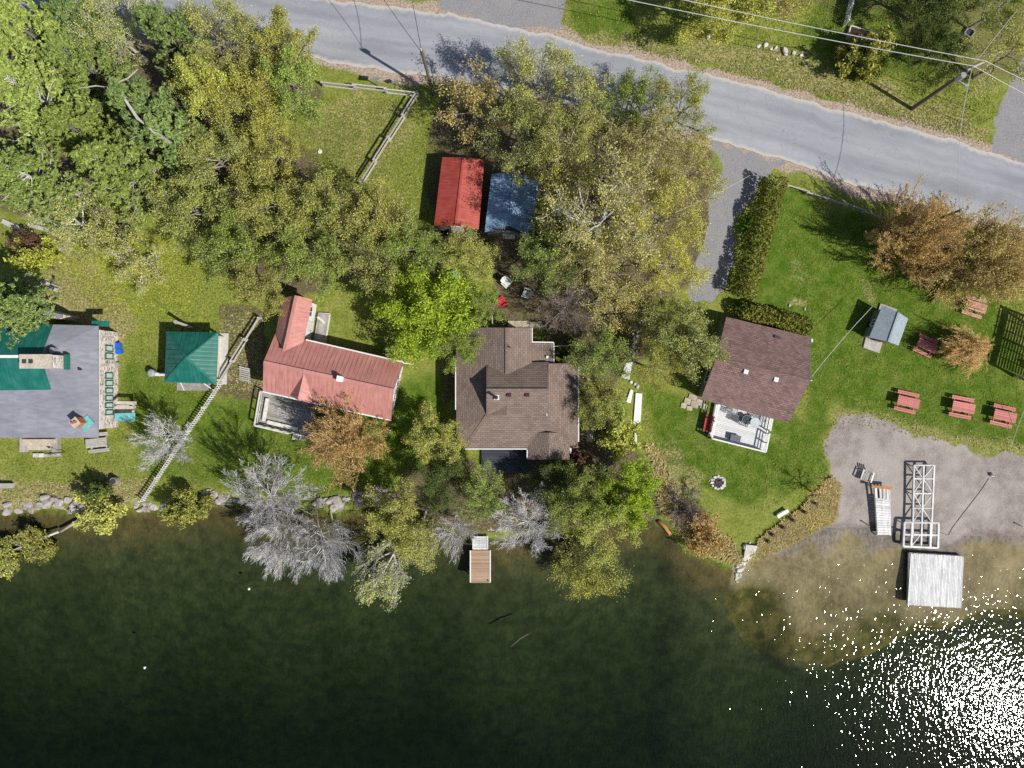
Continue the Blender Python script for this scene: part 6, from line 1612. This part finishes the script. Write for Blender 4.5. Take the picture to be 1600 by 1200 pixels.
# ---- white stone steps and plank path between the two brown houses
rr = random.Random(8)
for i in range(15):
    y = 502+i*4.1+rr.uniform(-1,1); x = 996-(y-502)*.13+rr.uniform(-4,4)
    rock(x, y, rr.uniform(.3,.5), 'pale stepping stone of the path between the two brown houses', 'stepping stones between the houses', 2, .12, 'stepping_stone', cat='stone')
for lb, pts in (('wide white slab of the path, upper one', [(978,567),(988,566),(983,593),(970,590)]), ('narrow white plank left of the long one', [(985,608),(989,610),(985,630),(978,628)]), ('long white plank at the lower end of the path', [(993,614),(1003,615),(1000,667),(989,666)]), ('thin pale board end below the long plank', [(991,676),(995,676),(995,694),(992,694)])):
    tag(MB().slab([G(*p)+Vector((0,0,.16)) for p in pts], .14).build('path_plank', 'white_paint' if 'white' in lb else 'off_white'), lb, 'plank')
for x, y in ((986,597),(992,600),(996,604)): rock(x, y, .45, 'white boulder between the planks of the side path', 'boulders between the planks', 2)
tag(MB().slab([G(*p)+Vector((0,0,.05)) for p in ((918,590),(928,590),(926,690),(916,690))], .06).build('side_path', 'tan_stone'), kind='structure')
# ---- shore rocks, jetty, stray stones
lab = {'a': ('grey boulder in the broken rock ledge along the far left shore', 'rocks of the far left ledge'), 'b': ('pale rock below the picket fence\'s lower end', 'rocks below the picket fence'),
       'c': ('pale pink rock of the ledge behind the silver bare trees', 'rocks behind the bare trees'), 'd': ('pale flat rock of the ledge right of the bare trees', 'rocks right of the bare trees'), 'e': ('white stone of the jetty at the edge of the bay', 'stones of the jetty')}
def strip(k, pts, n, s0, s1, pale, jit=5):
    for i in range(n):
        f = (i+.5)/n*(len(pts)-1); j = min(int(f), len(pts)-2); t = f-j; x = pts[j][0]*(1-t)+pts[j+1][0]*t+_rr.uniform(-jit,jit); y = pts[j][1]*(1-t)+pts[j+1][1]*t+_rr.uniform(-jit,jit)
        rock(x, y, _rr.uniform(s0,s1), lab[k][0], lab[k][1], pale, .0, 'shore_rock')
strip('a', [(0,796),(50,790),(78,782),(110,790),(132,796)], 44, .4, 1.15, True, 7)
strip('b', [(203,790),(225,795),(240,790),(262,795)], 16, .4, 1.0, True, 7)
strip('c', [(318,772),(345,780),(400,790),(460,797)], 34, .5, 1.3, True, 7)
strip('d', [(488,785),(525,786),(560,778),(585,772),(625,775)], 32, .5, 1.4, True, 8)
strip('e', [(1170,848),(1166,868),(1160,890),(1155,910)], 30, .3, .7, 2, 5)
tag(MB().slab([G(1164,850)+Vector((0,0,.35)), G(1182,852)+Vector((0,0,.35)), G(1179,874)+Vector((0,0,.2)), G(1161,872)+Vector((0,0,.2))], .25).build('jetty_slab', 'concrete'), 'grey slab step at the top of the stone jetty', 'slab')
for x, y, s, lb in ((500,237,.55,'white stone on the small fenced lawn'), (1233,477,.3,'small white stone on the lawn above the short hedge, left'), (1257,483,.3,'small white stone on the lawn above the short hedge, right'), (1106,58,.55,'grey stone post at the edge of the top lawn')): rock(x, y, s, lb, None, 2)
for x, y, s in ((1185,72,.55),(1196,71,.6),(1205,76,.4),(1212,75,.4),(1226,81,.9),(1240,83,.5),(1252,87,.45),(1214,93,.35)): rock(x, y, s, 'white boulder in the row along the upper right verge', 'boulders along the upper verge', 2)
for lb, x, y in (('small white buoy on the lake below the bare trees',389,920),('small white buoy in the middle of the lower left lake',226,1043)):
    p = P(x, y, WL); o = thing('buoy', lb, 'buoy', (p.x,p.y,WL-.1)); link('float', MB().tube([(0,0,0),(0,0,.06),(0,0,.16),(0,0,.22)], [.06,.13,.12,.04], 10).mesh('float'), 'white_plastic', o); link('ring', MB().tube([(.05*math.cos(a),0,.25+.05*math.sin(a)) for a in np.linspace(0,6.28,9)], .012).mesh('ring'), 'steel', o)
